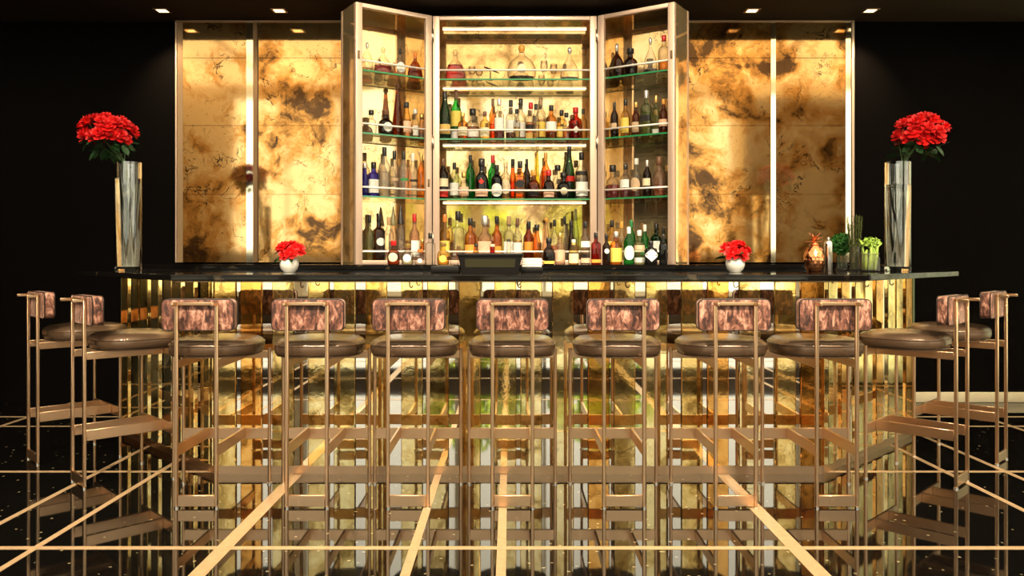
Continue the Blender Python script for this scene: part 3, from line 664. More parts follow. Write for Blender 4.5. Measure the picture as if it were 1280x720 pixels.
# (px, top_y, width_px, kind, glass, liquid, fill, cap, labels)
ROWS = {
 ('left', 0): [(459, 53, 15, 'decanter', 'clear', 'honey', .12, 'silver', None), (479, 59, 25, 'flask', 'clear', 'red', .3, 'glass', None), (500, 61, 15, 'decanter', 'clear', None, 0, 'black', RW), (519, 66, 20, 'flask', 'brown', 'brown', .3, 'orange', None)],
 ('centre', 0): [(569, 63, 27, 'flask', 'clear', 'red', .50, 'glass', None), (652, 56, 35, 'decanter', 'clear', 'dark', .1, 'amber', [L_('cream', .16, .42, 'round')]), (712, 60, 23, 'flask', 'clear', 'dark', .08, 'silver', None)],
 ('right', 0): [(771, 55, 20, 'decanter', 'dark', None, 0, 'silver', None), (788, 61, 18, 'squat', 'dark', None, 0, 'black', None), (813, 47, 18, 'flask', 'clear', 'dark', .1, 'silver', None), (830, 44, 14, 'whisky', 'clear', 'amber', .3, 'red', None)],
 ('left', 1): [(464, 137, 13, 'squat', 'clear', None, 0, 'black', None), (482, 138, 18, 'squat', 'dark', None, 0, 'brown', RW), (497, 104, 15, 'cone', 'brown', 'brown', .8, 'brown', None), (508, 128, 11, 'slim', 'honey', 'honey', .5, 'black', P1), (519, 137, 9, 'slim', 'clear', None, 0, 'white', W1), (527, 143, 8, 'slim', 'clear', None, 0, 'gold', None)],
 ('centre', 1): [(556, 115, 15, 'champagne', 'darkgreen', None, 0, 'black', [L_('gold', .1, .3)]), (570, 113, 12.5, 'wine', 'green', None, 0, 'brown', [L_('yellow', .28, .58), L_('white', .03, .18)]), (578.5, 141, 12, 'whisky', 'amber', 'amber', .4, 'gold', C1), (591, 136, 16, 'squat', 'clear', 'brown', .44, 'black', [L_('white', .12, .3)]), (606, 139, 12, 'whisky', 'honey', None, 0, 'brown', [L_('cream', .08, .4)]), (616, 123, 9, 'wine', 'amber', 'amber', .4, 'brown', None), (624, 124, 12, 'whisky', 'clear', 'red', .5, 'silver', [L_('white', .2, .52)]), (638.5, 125, 12, 'whisky', 'clear', 'brown', .25, 'black', [L_('white', .2, .5)]), (646, 136, 8, 'slim', 'clear', 'honey', .4, 'black', None), (651, 123, 12.5, 'whisky', 'clear', 'pink', .4, 'black', W1), (663.5, 128, 13.5, 'whisky', 'clear', 'amber', .48, 'red', [L_('gold', .05, .2), L_('black', .3, .42)]), (670, 130, 8, 'slim', 'clear', 'honey', .4, 'black', None), (676, 122, 12, 'wine', 'clear', 'honey', .5, 'cork', Y1), (689, 131, 13.5, 'whisky', 'amber', 'brown', .2, 'black', [L_('white', .22, .5)]), (702, 138, 12, 'square', 'honey', 'honey', .5, 'black', Y1), (708, 141, 9, 'slim', 'clear', 'amber', .4, 'black', None), (719.5, 134, 16.5, 'whisky', 'red', 'red', .5, 'red', [L_('white', .22, .42, 'diamond')]), (729, 136, 10, 'whisky', 'honey', None, 0, 'black', None)],
 ('right', 1): [(768, 128, 9.5, 'wine', 'dark', None, 0, 'black', [L_('tan', .25, .4)]), (782, 125, 11.5, 'whisky', 'honey', 'honey', .5, 'black', [L_('yellow', .1, .5)]), (795, 128, 10, 'whisky', 'brown', None, 0, 'gold', [L_('tan', .1, .4)]), (808, 114, 13.5, 'square', 'palegreen', 'palegreen', .5, 'silver', [L_('black', .3, .44)]), (820, 119, 9, 'square', 'palegreen', None, 0, 'gold', [L_('white', .06, .16)]), (829.5, 123, 11, 'whisky', 'brown', 'red', .45, 'amber', [L_('peach', .2, .4)])],
 ('left', 2): [(456, 204, 8, 'slim', 'blue', None, 0, 'silver', None), (467, 202, 14.5, 'square', 'blue', None, 0, 'black', [L_('white', .12, .5)]), (480.5, 184, 14, 'wine', 'frosted', 'frosted', .5, 'black', None), (493, 188, 12, 'wine', 'frosted', None, 0, 'black', [L_('tan', .36, .42)]), (504.5, 189, 12, 'wine', 'frosted', None, 0, 'black', [L_('olive' if 0 else 'green', .36, .42)]), (516, 191, 11.5, 'wine', 'frosted', None, 0, 'white', [L_('black', .36, .41)]), (527, 193, 10, 'wine', 'amber', None, 0, 'gold', None)],
 ('centre', 2): [(554, 199, 13.5, 'wine', 'dark', None, 0, 'brown', [L_('cream', .3, .5), L_('red', .05, .2)]), (568, 204, 11.5, 'wine', 'palegreen', 'clear', .4, 'black', W1), (580, 215, 12, 'squat', 'clear', 'honey', .4, 'gold', P1), (588, 194, 11, 'wine', 'green', None, 0, 'black', None), (602, 199, 16, 'squat', 'black', None, 0, 'black', [L_('red', .35, .5, 'diamond'), L_('peach', .06, .24)]), (616, 194, 12, 'wine', 'green', None, 0, 'red', None), (621, 206, 13.5, 'whisky', 'black', None, 0, 'black', [L_('white', .06, .45, 'round')]), (632, 202, 12.5, 'whisky', 'clear', 'honey', .3, 'glass', [L_('cream', .15, .5, 'round')]), (641, 199, 8, 'slim', 'amber', 'amber', .5, 'black', None), (650, 202, 13.5, 'square', 'amber', 'honey', .6, 'black', [L_('black', .28, .5, 'round')]), (658.5, 199, 9, 'wine', 'dark', None, 0, 'black', None), (667, 213, 15, 'squat', 'brown', 'brown', .5, 'amber', [L_('black', .1, .28)]), (671.5, 181, 7.5, 'cone', 'yellow', None, 0, 'yellow' if 0 else 'gold', None), (682, 191, 11, 'wine', 'amber', 'amber', .6, 'amber', None), (686, 212, 13.5, 'squat', 'dark', None, 0, 'red', [L_('peach', .06, .24)]), (697, 207, 12, 'slim', 'clear', None, 0, 'black', None), (704.5, 215, 16, 'squat', 'black', None, 0, 'black', [L_('cream', .16, .42, 'round')]), (711.5, 183, 13.5, 'champagne', 'darkgreen', None, 0, 'black', [L_('red', .34, .44)]), (727, 191, 15.5, 'whisky', 'clear', 'frosted', .6, 'black', [L_('white', .06, .36), L_('black', .5, .58)])],
 ('right', 2): [(766, 206, 16.5, 'squat', 'clear', 'red', .4, 'black', None), (782, 205, 13, 'whisky', 'clear', 'red', .45, 'black', [L_('white', .3, .54)]), (795.5, 198, 13, 'whisky', 'clear', 'brown', .4, 'white', [L_('tan', .15, .5, 'round')]), (809, 200, 10.5, 'wine', 'dark', None, 0, 'silver', [L_('cream', .3, .5)]), (824, 196, 15.5, 'squat', 'pink', 'amber', .3, 'brown', None)],
 ('left', 3): [(462, 268, 10, 'whisky', 'palegreen', 'honey', .3, 'black', None), (473.5, 267, 13.5, 'square', 'dark', None, 0, 'black', [L_('white', .34, .5, 'round')]), (486, 271, 12.5, 'wine', 'clear', None, 0, 'cork', None), (491.5, 257, 9, 'conecap', 'clear', None, 0, 'olive', None), (501, 255, 10.5, 'conecap', 'clear', 'clear', .4, 'black', None), (518, 267, 12.5, 'whisky', 'pink', None, 0, 'red', W1), (528, 300, 7, 'slim', 'amber', None, 0, 'gold', None)],
 ('centre', 3): [(556, 268, 13, 'whisky', 'honey', 'honey', .5, 'orange', Y1), (572.5, 264, 15.5, 'square', 'clear', 'amber', .25, 'black', None), (588, 272, 14, 'whisky', 'amber', 'honey', .45, 'black', [L_('orange', .1, .4)]), (606, 270, 18, 'squat', 'pink', None, 0, 'silver', [L_('peach', .1, .45)]), (621, 270, 12.5, 'whisky', 'amber', 'amber', .3, 'black', [L_('orange', .15, .35)]), (636, 270, 11.5, 'square', 'clear', None, 0, 'cork', [L_('white', .1, .45)]), (647, 272, 11, 'whisky', 'clear', 'honey', .5, 'brown', [L_('white', .2, .45)]), (661, 276, 12, 'wine', 'brown', 'amber', .4, 'black', [L_('orange', .25, .5)]), (671, 280, 10, 'slim', 'amber', None, 0, 'black', None), (683, 272, 12, 'cone', 'pink', None, 0, 'amber', None), (693, 275, 10, 'whisky', 'clear', 'amber', .4, 'black', None), (706, 270, 9, 'wine', 'clear', None, 0, 'black', None), (719.5, 261, 9, 'champagne', 'palegreen', None, 0, 'olive', None), (714, 276, 8, 'slim', 'dark', None, 0, 'black', None)],
 ('right', 3): [(765, 275, 12, 'whisky', 'honey', None, 0, 'black', [L_('yellow', .2, .5)]), (777, 276, 10, 'whisky', 'clear', 'pink', .4, 'amber', None), (789, 275, 11, 'wine', 'green', None, 0, 'green', None), (806, 281, 10, 'wine', 'green', None, 0, 'white', [L_('green', .2, .4)]), (820.5, 280, 13, 'square', 'darkgreen', None, 0, 'black', [L_('white', .3, .55)]), (829.5, 284, 9, 'whisky', 'darkgreen', None, 0, 'black', None)],
 ('counter', 0): [(492, 301, 15, 'squat', 'brown', 'amber', .4, 'red', RC), (509.5, 304, 14.5, 'squat', 'clear', 'palegreen', .3, 'gold', RW), (525.5, 312, 14, 'squat', 'clear', None, 0, 'orange', [L_('white', .1, .4, 'round')]), (538, 292, 12, 'square', 'clear', None, 0, 'black', None), (554, 302, 14.5, 'squat', 'honey', 'honey', .3, 'gold', [L_('yellow', .1, .42, 'round')]), (568, 316, 10, 'square', 'clear', None, 0, 'silver', None), (595, 305, 8, 'slim', 'amber', None, 0, 'black', None),
   (686, 298, 14.5, 'squat', 'dark', 'darkgreen', .4, 'black', [L_('yellow', .03, .14)]), (700, 291, 12.5, 'whisky', 'pink', None, 0, 'gold', [L_('peach', .14, .46)]), (717, 299, 12.5, 'champagne', 'honey', 'honey', .4, 'white', [L_('cream', .06, .44)]), (731.5, 277, 12, 'whisky', 'clear', 'dark', .25, 'black', [L_('white', .4, .54), L_('peach', .04, .15)]), (745, 290, 11.5, 'square', 'red', 'red', .5, 'black', [L_('orange', .06, .16)]), (758, 292, 9.5, 'whisky', 'dark', None, 0, 'black', [L_('white', .36, .52, 'round')]), (770, 290, 14, 'square', 'amber', 'honey', .6, 'silver', [L_('yellow', .08, .5)]), (786, 284, 12.5, 'wine', 'green', None, 0, 'white', RW), (799, 288, 13, 'whisky', 'palegreen', None, 0, 'white', [L_('peach', .42, .56), L_('white', .06, .2)]), (813.5, 301, 15, 'square', 'black', None, 0, 'black', [L_('white', .12, .68, 'diamond')]), (829, 292, 9.5, 'square', 'black', None, 0, 'black', None)],
}
PLACE = {0: 'top shelf', 1: 'second shelf', 2: 'third shelf', 3: 'cabinet floor'}
def look(kind, g, liq, cap, labs):
    t = GW[g]+' '+KT[kind][5]
    if labs:
        l = labs[0]; t += ' with %s%s label' % (l[0], '' if l[1] == 'rect' else ' '+l[1])
    elif liq and liq != g: t += ' holding %s liquid' % GW[liq].replace('clear glass', 'clear').replace('-coloured', '')
    else: t += ' with %s %s' % (cap if cap != 'glass' else 'clear', 'stopper' if kind in ('decanter', 'flask') else 'cap')
    return t
for (side, sh), items in ROWS.items():
    items = sorted(items, key=lambda i: i[0]); zb = (SHZ[sh] if sh < 3 else CZ0+.0121) if side != 'counter' else ZB
    rows = [[], [], []]; order = sorted(range(len(items)), key=lambda i: -items[i][1]); pos = {}
    for i in order:
        px, top, wp = items[i][:3]
        for ri in range(3):
            if side == 'centre': Y = YC+(.09, .19, .285)[ri]; X = PX(px, Y); ang = 0; u = X
            elif side == 'counter': Y = 5.74-.0*ri+(0, .10, .10)[ri]; X = PX(px, Y); ang = 0; u = X
            else:
                v = (.085, .165, .225)[ri]
                s = 1 if side == 'left' else -1; fu = (math.cos(TH), s*math.sin(TH)); fv = (-s*math.sin(TH), math.cos(TH)); O = OL if side == 'left' else HR
                k = (px-VX)/FPX; u = (k*(O[1]+v*fv[1])-(O[0]+v*fv[0]))/(fu[0]-k*fu[1]); X = O[0]+u*fu[0]+v*fv[0]; Y = O[1]+u*fu[1]+v*fv[1]; ang = s*TH
            R = wp*1.05*Y/FPX/2; lim = (.016, DW-.016) if side in ('left', 'right') else (CX0+.016, CX1-.016) if side == 'centre' else (-9, 9)
            sc_ = 1
            u2 = min(max(u, lim[0]+R), lim[1]-R)
            if side in ('left', 'right'): X += (u2-u)*fu[0]; Y += (u2-u)*fu[1]
            else: X = u2
            if all(abs(u2-a) > (R+r)+.001 for a, r in rows[ri]) or ri == 2: break
        clash = [r for a, r in rows[ri] if abs(u2-a) <= R+r]
        rows[ri].append((u2, R)); pos[i] = (X, Y, ang, R)
    for i, it in enumerate(items):
        X, Y, ang, R = pos[i]; H = PZ(it[1], Y)-zb
        if sh < 3 and side != 'counter': H = min(H, .43)
        place = ('back counter' if side == 'counter' else "%s cabinet's %s" % (side, PLACE[sh]) if sh < 3 else "%s cabinet's floor" % side)
        txt = '%s, %s from left, %s' % (look(it[3], it[4], it[5], it[7], it[8]), ORD[i], place)
        bottle(it[3], it[4], it[5], it[6], it[7], it[8], R, H, (X, Y, zb), ang, txt[0].upper()+txt[1:] if 0 else txt, 'bottles '+place)

# goblets and a small stand on the top shelf
gob = B().lathe([(.024, 0), (.024, .003), (.004, .008), (.004, .045), (.02, .06), (.03, .09), (.027, .13), (.025, .13), (.028, .09), (.018, .064), (.001, .058)], 18, bot=True, top=False).me('goblet', True)
for px, hh, lab in ((590, .85, 'small clear goblet left on the top shelf beside the red decanter'), (599, .7, 'smaller clear goblet right of its twin near the red decanter'), (680, 1.2, 'taller clear goblet left of the small stopper decanter on the top shelf'), (692, 1.0, 'clear goblet next to the small stopper decanter on the top shelf')):
    o = put('goblet', gob, gmat('clear'), None, (PX(px, 6.36), 6.36, SHZ[0])); o.scale = (1, 1, hh); tag(o, lab, 'glass', 'goblets on the top shelf')
st = thing('bottle_pourer', 'small dark tilted pouring spout stand on the top shelf between decanters', 'pourer', (PX(613, 6.34), 6.34, SHZ[0]))
put('foot', B().lathe([(.022, 0), (.022, .004), (.005, .008), (.004, .05)], 14).me('foot', True), 'black_plastic', st)
put('arm', B().tube([(-.05, 0, .105), (.0, 0, .085), (.07, 0, .055)], [.004, .009, .003], 8).me('arm', True), 'black_plastic', st)
put('post', B().tube([(0, 0, .045), (.0, 0, .085)], .004, 8).me('post', True), 'black_plastic', st)

# ------------------------------------------------------------------ bar stools
def superring(n, w, d, seg=40):
    out = []
    for k in range(seg):
        a = 2*math.pi*k/seg; ca, sa = math.cos(a), math.sin(a); q = (abs(ca)**n+abs(sa)**n)**(-1/n); out.append((ca*q*w, sa*q*d))
    return out
def stool_parts():
    P = []
    prof = [(.80, .708), (.93, .710), (.985, .722), (1.0, .742), (.995, .757), (.985, .766), (.95, .778), (.86, .790), (.6, .798), (.3, .800), (.02, .801)]
    seg = 44; ring = superring(2.7, .222, .222, seg); vs = []; fs = []
    for s_, z in prof: vs += [(x*s_, y*s_, z) for x, y in ring]
    for i in range(len(prof)-1):
        for k in range(seg): k2 = (k+1) % seg; fs.append((i*seg+k, i*seg+k2, (i+1)*seg+k2, (i+1)*seg+k))
    fs.append(tuple(range(seg-1, -1, -1))); fs.append(tuple(range((len(prof)-1)*seg, len(prof)*seg)))
    P.append(('seat', mesh('seat', vs, fs, True), 'leather', None))
    # welt seams
    for sc_, z in ((.992, .764), (.94, .711)):
        pts = [(x*sc_, y*sc_, z) for x, y in ring]; b = B(); b.tube(pts+[pts[0]], .0032, 6, False); P.append(('piping', b.me('piping', True), 'leather', 'seat'))
    yr, yf, xr, xf = -.286, .122, .096, .228
    for s in (-1, 1):
        x = s*xr; P.append(('rear_leg', bevbox('rear_leg', x-.0085, x+.0085, yr-.0085, yr+.0085, .008, .987, .003, 1), 'bronze', None))
        x = s*xf; P.append(('front_leg', B().lathe([(.0095, .006), (.0095, .722)], 12, c=(x, yf)).me('front_leg', auto=40), 'bronze', None))
        P.append(('seat_rail', bevbox('seat_rail', s*xr-.006, s*xr+.006, yr+.0085, yf-.006, .668, .708, .002, 1), 'bronze', None))
        P.append(('foot_rail', bevbox('foot_rail', s*xr-.006, s*xr+.006, yr+.0085, yf-.006, .246, .302, .002, 1), 'bronze', None))
        P.append(('peg', bevbox('peg', s*xr-.0075, s*xr+.0075, yr-.06, yr-.0085, .969, .986, .003, 1), 'bronze', None))
        for x, y in ((s*xr, yr), (s*xf, yf)): P.append(('foot_glide', B().lathe([(.012, 0), (.012, .008)], 10, c=(x, y)).me('foot_glide', auto=40), 'chrome', None))
    P.append(('front_seat_rail', bevbox('front_seat_rail', -xf, xf, yf-.006, yf+.006, .668, .708, .002, 1), 'bronze', None))
    P.append(('footrest', bevbox('footrest', -xf, xf, yf-.006, yf+.006, .240, .298, .002, 1), 'bronze', None))
    P.append(('bottom_bar', bevbox('bottom_bar', -xr+.0085, xr-.0085, yr-.007, yr+.007, .008, .062, .002, 1), 'bronze', None))
    P.append(('top_bar', bevbox('top_bar', -xr-.0085, xr+.0085, yr-.0085, yr+.0085, .970, .987, .003, 1), 'bronze', None))
    # backrest pad, gently curved, with piping round both faces
    bm = bmesh.new(); W, H, T = .345, .148, .060; nx = 10
    y0 = yr+.012
    bmesh.ops.create_cube(bm, size=1, matrix=Matrix.Translation((0, y0+T/2, .924)) @ Matrix.Diagonal((W, T, H, 1)))
    ed = [e for e in bm.edges if abs(e.verts[0].co.y-e.verts[1].co.y) > .01]
    bmesh.ops.bevel(bm, geom=ed, offset=.024, segments=4, affect='EDGES', profile=.5)
    ed = [e for e in bm.edges if abs(e.verts[0].co.y-e.verts[1].co.y) < .001]
    bmesh.ops.bevel(bm, geom=ed, offset=.007, segments=2, affect='EDGES', profile=.6)
    me = bpy.data.meshes.new('backrest'); bm.to_mesh(me); bm.free(); me.shade_smooth(); me.set_sharp_from_angle(angle=math.radians(50))
    P.append(('backrest', me, 'velvet', None))
    for yy in (y0+.004, y0+T-.004):
        pts = []; rr = .024
        for cx, cz, a0 in ((W/2-rr, .924+H/2-rr, 0), (-W/2+rr, .924+H/2-rr, 90), (-W/2+rr, .924-H/2+rr, 180), (W/2-rr, .924-H/2+rr, 270)):
            for k in range(5): a = math.radians(a0+k*22.5); pts.append((cx+rr*math.cos(a), yy, cz+rr*math.sin(a)))
        P.append(('piping', B().tube(pts+[pts[0]], .0035, 6, False).me('piping', True), 'piping', 'backrest'))
    return P
SP = stool_parts()
def stool(x, y, rz, lab):
    s = thing('bar_stool', lab, 'stool', (x, y, 0), rz, 'bar stools around the bar'); made = {}
    for n, me, mt, par in SP: made[n] = put(n, me, mt, made[par] if par else s)
lab = 'leather and bronze bar stool, %s in the row along the bar front'
for i, (px, tw) in enumerate(((245.5, 0), (383.5, 0), (510, 0), (640.5, 0), (780, 0), (919.5, 0), (1046, 0))):
    x = PX(px, 3.834); stool(x, 3.834+.286, math.radians(tw), lab % (['leftmost', 'second from left', 'third from left', 'middle stool', 'third from right', 'second from right', 'rightmost'][i]))
for (mx, my, s, l) in ((-2.275, 4.22, -1, 'nearer of the two bronze stools at the left canted end of the bar'), (-2.80, 4.70, -1, 'farther of the two bronze stools at the left canted end, beside the black wall'),
                       (2.385, 4.22, 1, 'nearer of the two bronze stools at the right canted end of the bar'), (2.89, 4.70, 1, 'farther of the two bronze stools at the right canted end, at the picture edge')):
    d = Vector((-s*S, S)); stool(mx+d.x*.286, my+d.y*.286, s*math.pi/4, l)

# ------------------------------------------------------------------ flowers
def petal_mesh_rose(seed):
    rnd = random.Random(seed); b = B()
    layers = [(5, .006, .020, 1.45), (5, .013, .024, 1.15), (6, .021, .026, .85), (6, .029, .024, .5)]
    for li, (n, r0, L, tilt) in enumerate(layers):
        for k in range(n):
            a = 2*math.pi*(k+.5*(li % 2))/n+rnd.uniform(-.15, .15); wd = (.55 if li < 2 else .62)*2*math.pi/n*1.5; vs = []; fs = []
            for j in range(4):
                t = j/3; out = r0*.35+(r0*.65+.004*li)*t+max(0, t-.6)*.012*li/2; z = -.016+L*1.5*t*math.sin(tilt)+.004*(3-li)
                for i in range(5):
                    s_ = (i/4-.5); ww = wd*(1-.35*abs(t-.55)); aa = a+s_*ww; rr = out+.0035*t*(1-4*s_*s_)-(.004*t*t*abs(s_)*2)
                    vs.append((rr*math.cos(aa), rr*math.sin(aa), z-.010*t*(4*s_*s_)*.6))
            for j in range(3):
                for i in range(4): fs.append((j*5+i, j*5+i+1, j*5+i+6, j*5+i+5))
            b.add(vs, fs)
    b.lathe([(.004, -.024), (.013, -.016), (.018, -.004), (.010, .008)], 10)
    return b.me('rose_head', True)
ROSE = [petal_mesh_rose(i) for i in range(3)]
def leaf_mesh():
    vs = []; fs = []
    for j in range(6):
        t = j/5; wd = .017*math.sin(math.pi*min(1, t*.93+.05))**.8
        for i in (-1, 0, 1): vs.append((i*wd, t*.06, -.012*t*t+(.004 if i else 0)))
    for j in range(5):
        for i in range(2): fs.append((j*3+i, j*3+i+1, j*3+i+4, j*3+i+3))
    return mesh('leaf', vs, fs, True)
LEAF = leaf_mesh()
def orient(o, d, spin=0.):
    o.rotation_mode = 'QUATERNION'; o.rotation_quaternion = Vector(d).to_track_quat('Z', 'Y') @ Matrix.Rotation(spin, 3, 'Z').to_quaternion()
def bouquet(vx, vy, ztop, cx, cz, rx, rz_, ry, n, lab, seed, zbot, size=1.0, stems=6, leaves=44, name='rose_bouquet'):
    rnd = random.Random(seed); t = thing(name, lab, 'flowers', (vx, vy, zbot), group='red rose arrangements')
    dx, dz = cx-vx, cz-zbot; zt = ztop-zbot
    heads = []; tries = 0
    while len(heads) < n and tries < 6000:
        tries += 1
        a = rnd.random()*2*math.pi; u = rnd.uniform(-.55, 1); q = math.sqrt(1-u*u)
        p = Vector((dx+rx*q*math.cos(a)*.86, ry*q*math.sin(a)*.86, dz+rz_*u*.8))
        if all((p-h).length > .046*size for h in heads): heads.append(p)
    for i, p in enumerate(heads):
        d = (p-Vector((dx, 0, dz-rz_*.9))).normalized(); d.y -= .25; d.normalize()
        o = put('rose', ROSE[i % 3], 'rose', t, p); orient(o, d, rnd.random()*6); o.scale = (size*rnd.uniform(.95, 1.2),)*3
    for k in range(stems):
        p = heads[k*len(heads)//stems]; a = 2*math.pi*k/stems; r0 = .03*size
        mouth = Vector((.045*size*(1 if dx > 0 else -1)*.8+rnd.uniform(-.02, .02)*size, .02*math.sin(a), zt)) if abs(dx) > .01 else Vector((.012*math.cos(a), .012*math.sin(a), zt))
        put('stem', B().tube([(-r0*math.cos(a)*.8, r0*math.sin(a)*.8, .03*size+.004), mouth, (mouth*.4+p*.6)+Vector((0, 0, .0)), p-Vector((0, 0, .015*size))], .0032*size, 6).me('stem', True), 'stem', t)
    for k in range(leaves):
        a = rnd.random()*6.28; q = rnd.uniform(.35, 1.0)
        p = Vector((dx*.9+rx*.75*q*math.cos(a), ry*.75*q*math.sin(a), dz-rz_*rnd.uniform(.45, 1.25)))
        o = put('leaf', LEAF, 'leaf', t, p); o.rotation_mode = 'XYZ'; o.rotation_euler = (rnd.uniform(-1.0, .7), rnd.uniform(-.6, .6), a-math.pi/2+rnd.uniform(-.6, .6)); o.scale = (size*rnd.uniform(.9, 1.5),)*3
    return t
def tall_vase(x, y, r, h, lab, zw, z0=1.113):
    v = thing('cylinder_vase', lab, 'vase', (x, y, z0), group='tall glass cylinder vases')
    put('glass_wall', B().lathe([(r*.97, 0), (r, .004), (r, h), (r-.011, h), (r-.011, .03), (.001, .03)], 40, top=False).me('glass_wall', auto=40), 'glasswall', v)
    put('water', B().lathe([(r-.0105, .0305), (r-.0105, zw)], 32).me('water', auto=40), 'water', v)
    return v
VY = 5.2
vxl, vxr = PX(160.5, VY), PX(1122.5, VY)
ztv = PZ(203, VY)
tall_vase(vxl, VY, .080, ztv-1.113, 'tall clear glass cylinder vase at the left end of the counter', .60)
tall_vase(vxr, VY, .080, ztv-1.113, 'tall clear glass cylinder vase at the right end of the counter', .56)
bouquet(vxl, VY, ztv+.01, PX(134, VY), PZ(164, VY), .185, .115, .16, 30, 'bunch of red roses leaning left out of the left cylinder vase', 5, 1.113+.032)
bouquet(vxr, VY, ztv+.01, PX(1151, VY), PZ(165, VY), .172, .125, .16, 30, 'bunch of red roses leaning right out of the right cylinder vase', 6, 1.113+.032)
def small_vase(px, lab1, lab2, seed):
    Y = 4.78; x = PX(px, Y); r = .055; v = thing('bud_vase', lab1, 'vase', (x, Y, 1.113), group='small ribbed bowl vases'); seg = 36; b = B(); vs = []; fs = []
    prof = [(.6, 0), (.62, .004), (.85, .018), (1, .045), (.96, .068), (.8, .084), (.66, .09), (.60, .087), (.75, .075), (.85, .045), (.5, .012), (.02, .01)]
    for rr, z in prof:
        for k in range(seg): a = 2*math.pi*k/seg; q = r*rr*(1+(.035 if k % 2 else -.02)*(1 if .004 < z < .08 else 0)); vs.append((q*math.cos(a), q*math.sin(a), z))
    for i in range(len(prof)-1):
        for k in range(seg): k2 = (k+1) % seg; fs.append((i*seg+k, i*seg+k2, (i+1)*seg+k2, (i+1)*seg+k))
    fs.append(tuple(range(seg-1, -1, -1))); put('bowl', mesh('bowl', vs, fs, True), 'ceramic', v)
    bouquet(x, Y, 1.113+.095, x+.004, PZ(313, Y), .082, .05, .06, 10, lab2, seed, 1.113+.012, .85, 4, 5, 'rose_posy')
small_vase(361.5, 'small white ribbed bowl vase on the counter left of the cabinet', 'posy of red roses in the left bowl vase', 11)
small_vase(919, 'small white ribbed bowl vase on the counter right of the cabinet', 'posy of red roses in the right bowl vase', 12)

# ------------------------------------------------------------------ things at the right of the counter
ZK = 1.113
pa = thing('copper_pineapple', 'shiny copper pineapple tumbler standing on the right of the counter', 'tumbler', (PX(1018, 4.98), 4.98, ZK))
vs = []; fs = []; seg = 48; nr = 28; Hh = .165
for i in range(nr+1):
    t = i/nr; base = math.sin(math.pi*(.13+.80*t))**.62*.064
    for k in range(seg):
        a = 2*math.pi*k/seg; d = abs(math.sin(a*6+t*11))*abs(math.sin(a*6-t*11)); q = base+.0045*(d-.3); vs.append((q*math.cos(a), q*math.sin(a), t*Hh))
for i in range(nr):
    for k in range(seg): k2 = (k+1) % seg; fs.append((i*seg+k, i*seg+k2, (i+1)*seg+k2, (i+1)*seg+k))
fs.append(tuple(range(seg-1, -1, -1))); fs.append(tuple(range(nr*seg, nr*seg+seg)))
put('body', mesh('body', vs, fs, True), 'copper', pa)
put('collar', B().lathe([(.026, Hh), (.028, Hh+.006), (.014, Hh+.012), (.012, Hh+.02)], 18).me('collar', True), 'copper', pa)
def blade(L, w_):
    b = B(); vs = []; fs = []
    for j in range(6):
        t = j/5; out = .35*L*t*t
        ww = w_*(1-t)**.6
        for i in (-1, 0, 1): vs.append((i*ww, out+(.002 if i == 0 else 0), L*t*.9)); 
        for i in (1, 0, -1): vs.append((i*ww*.9, out-.0018, L*t*.9))
    for j in range(5):
        for i in range(6): i2 = (i+1) % 6; fs.append((j*6+i, j*6+i2, (j+1)*6+i2, (j+1)*6+i))
    return mesh('crown_leaf', vs, fs, True)
BL = blade(.072, .0105)
for k in range(16):
    o = put('crown_leaf', BL, 'copper', pa, (0, 0, Hh+.012)); ring = k % 3
    o.rotation_mode = 'XYZ'; o.rotation_euler = (-(.15+.42*ring), 0, k*2.4); o.scale = (1, 1, 1.05-.12*ring)
put('straw', B().tube([(-.03, -.02, Hh*.75), (-.055, -.06, Hh*1.02)], .0025, 6).me('straw', True), 'bronze_dark', pa)
sh_ = thing('cocktail_shaker', 'slim polished steel shaker beside the copper pineapple', 'shaker', (PX(1035.5, 5.08), 5.08, ZK))
put('body', B().lathe([(.024, 0), (.026, .004), (.026, .155)], 24).me('body', auto=40), 'silver', sh_)
put('lid', B().lathe([(.027, .155), (.027, .172), (.024, .188), (.012, .198), (.008, .201), (.008, .212), (.005, .216)], 24).me('lid', auto=40), 'silver', sh_)
def tumbler(x, y, r, h, lab, name='herb_glass', n=2.):
    t = thing(name, lab, 'glass', (x, y, ZK))
    put('glass_wall', B().lathe([(r*.95, 0), (r, .004), (r, h), (r-.003, h), (r-.003, .012), (.001, .012)], 24, top=False).me('glass_wall', auto=40), gmat('clear'), t)
    return t
def herb_leaves(n, cx, cy, cz, rx, ry, rz_, s0, s1, seed):
    rnd = random.Random(seed); b = B()
    for i in range(n):
        d = Vector((rnd.gauss(0, 1), rnd.gauss(0, 1), rnd.gauss(0, 1))).normalized()*rnd.random()**.35
        c = Vector((cx+d.x*rx, cy+d.y*ry, cz+d.z*rz_)); u = Vector((rnd.uniform(-1, 1), rnd.uniform(-1, 1), rnd.uniform(-.3, 1))).normalized(); v = u.orthogonal().normalized(); v.rotate(Matrix.Rotation(rnd.random()*6, 3, u)); s = rnd.uniform(s0, s1)
        w3 = u.cross(v)
        b.add([c-u*s, c-u*s*.1+v*s*.6, c+u*s+w3*s*.2, c-u*s*.1-v*s*.6, c+u*.2*s+w3*s*.25], [(0, 1, 4), (1, 2, 4), (2, 3, 4), (3, 0, 4)])
    return b.me('foliage')
xg, yg = PX(1052, 5.32), 5.32
tumbler(xg, yg, .036, .10, 'short clear glass holding the parsley behind the shaker')
p_ = thing('parsley_bunch', 'bunch of dark green parsley standing in the short glass', 'herbs', (xg, yg, ZK+.0125))
put('foliage', herb_leaves(700, 0, 0, .165, .078, .06, .072, .009, .018, 3), 'herb', p_, kind='stuff')
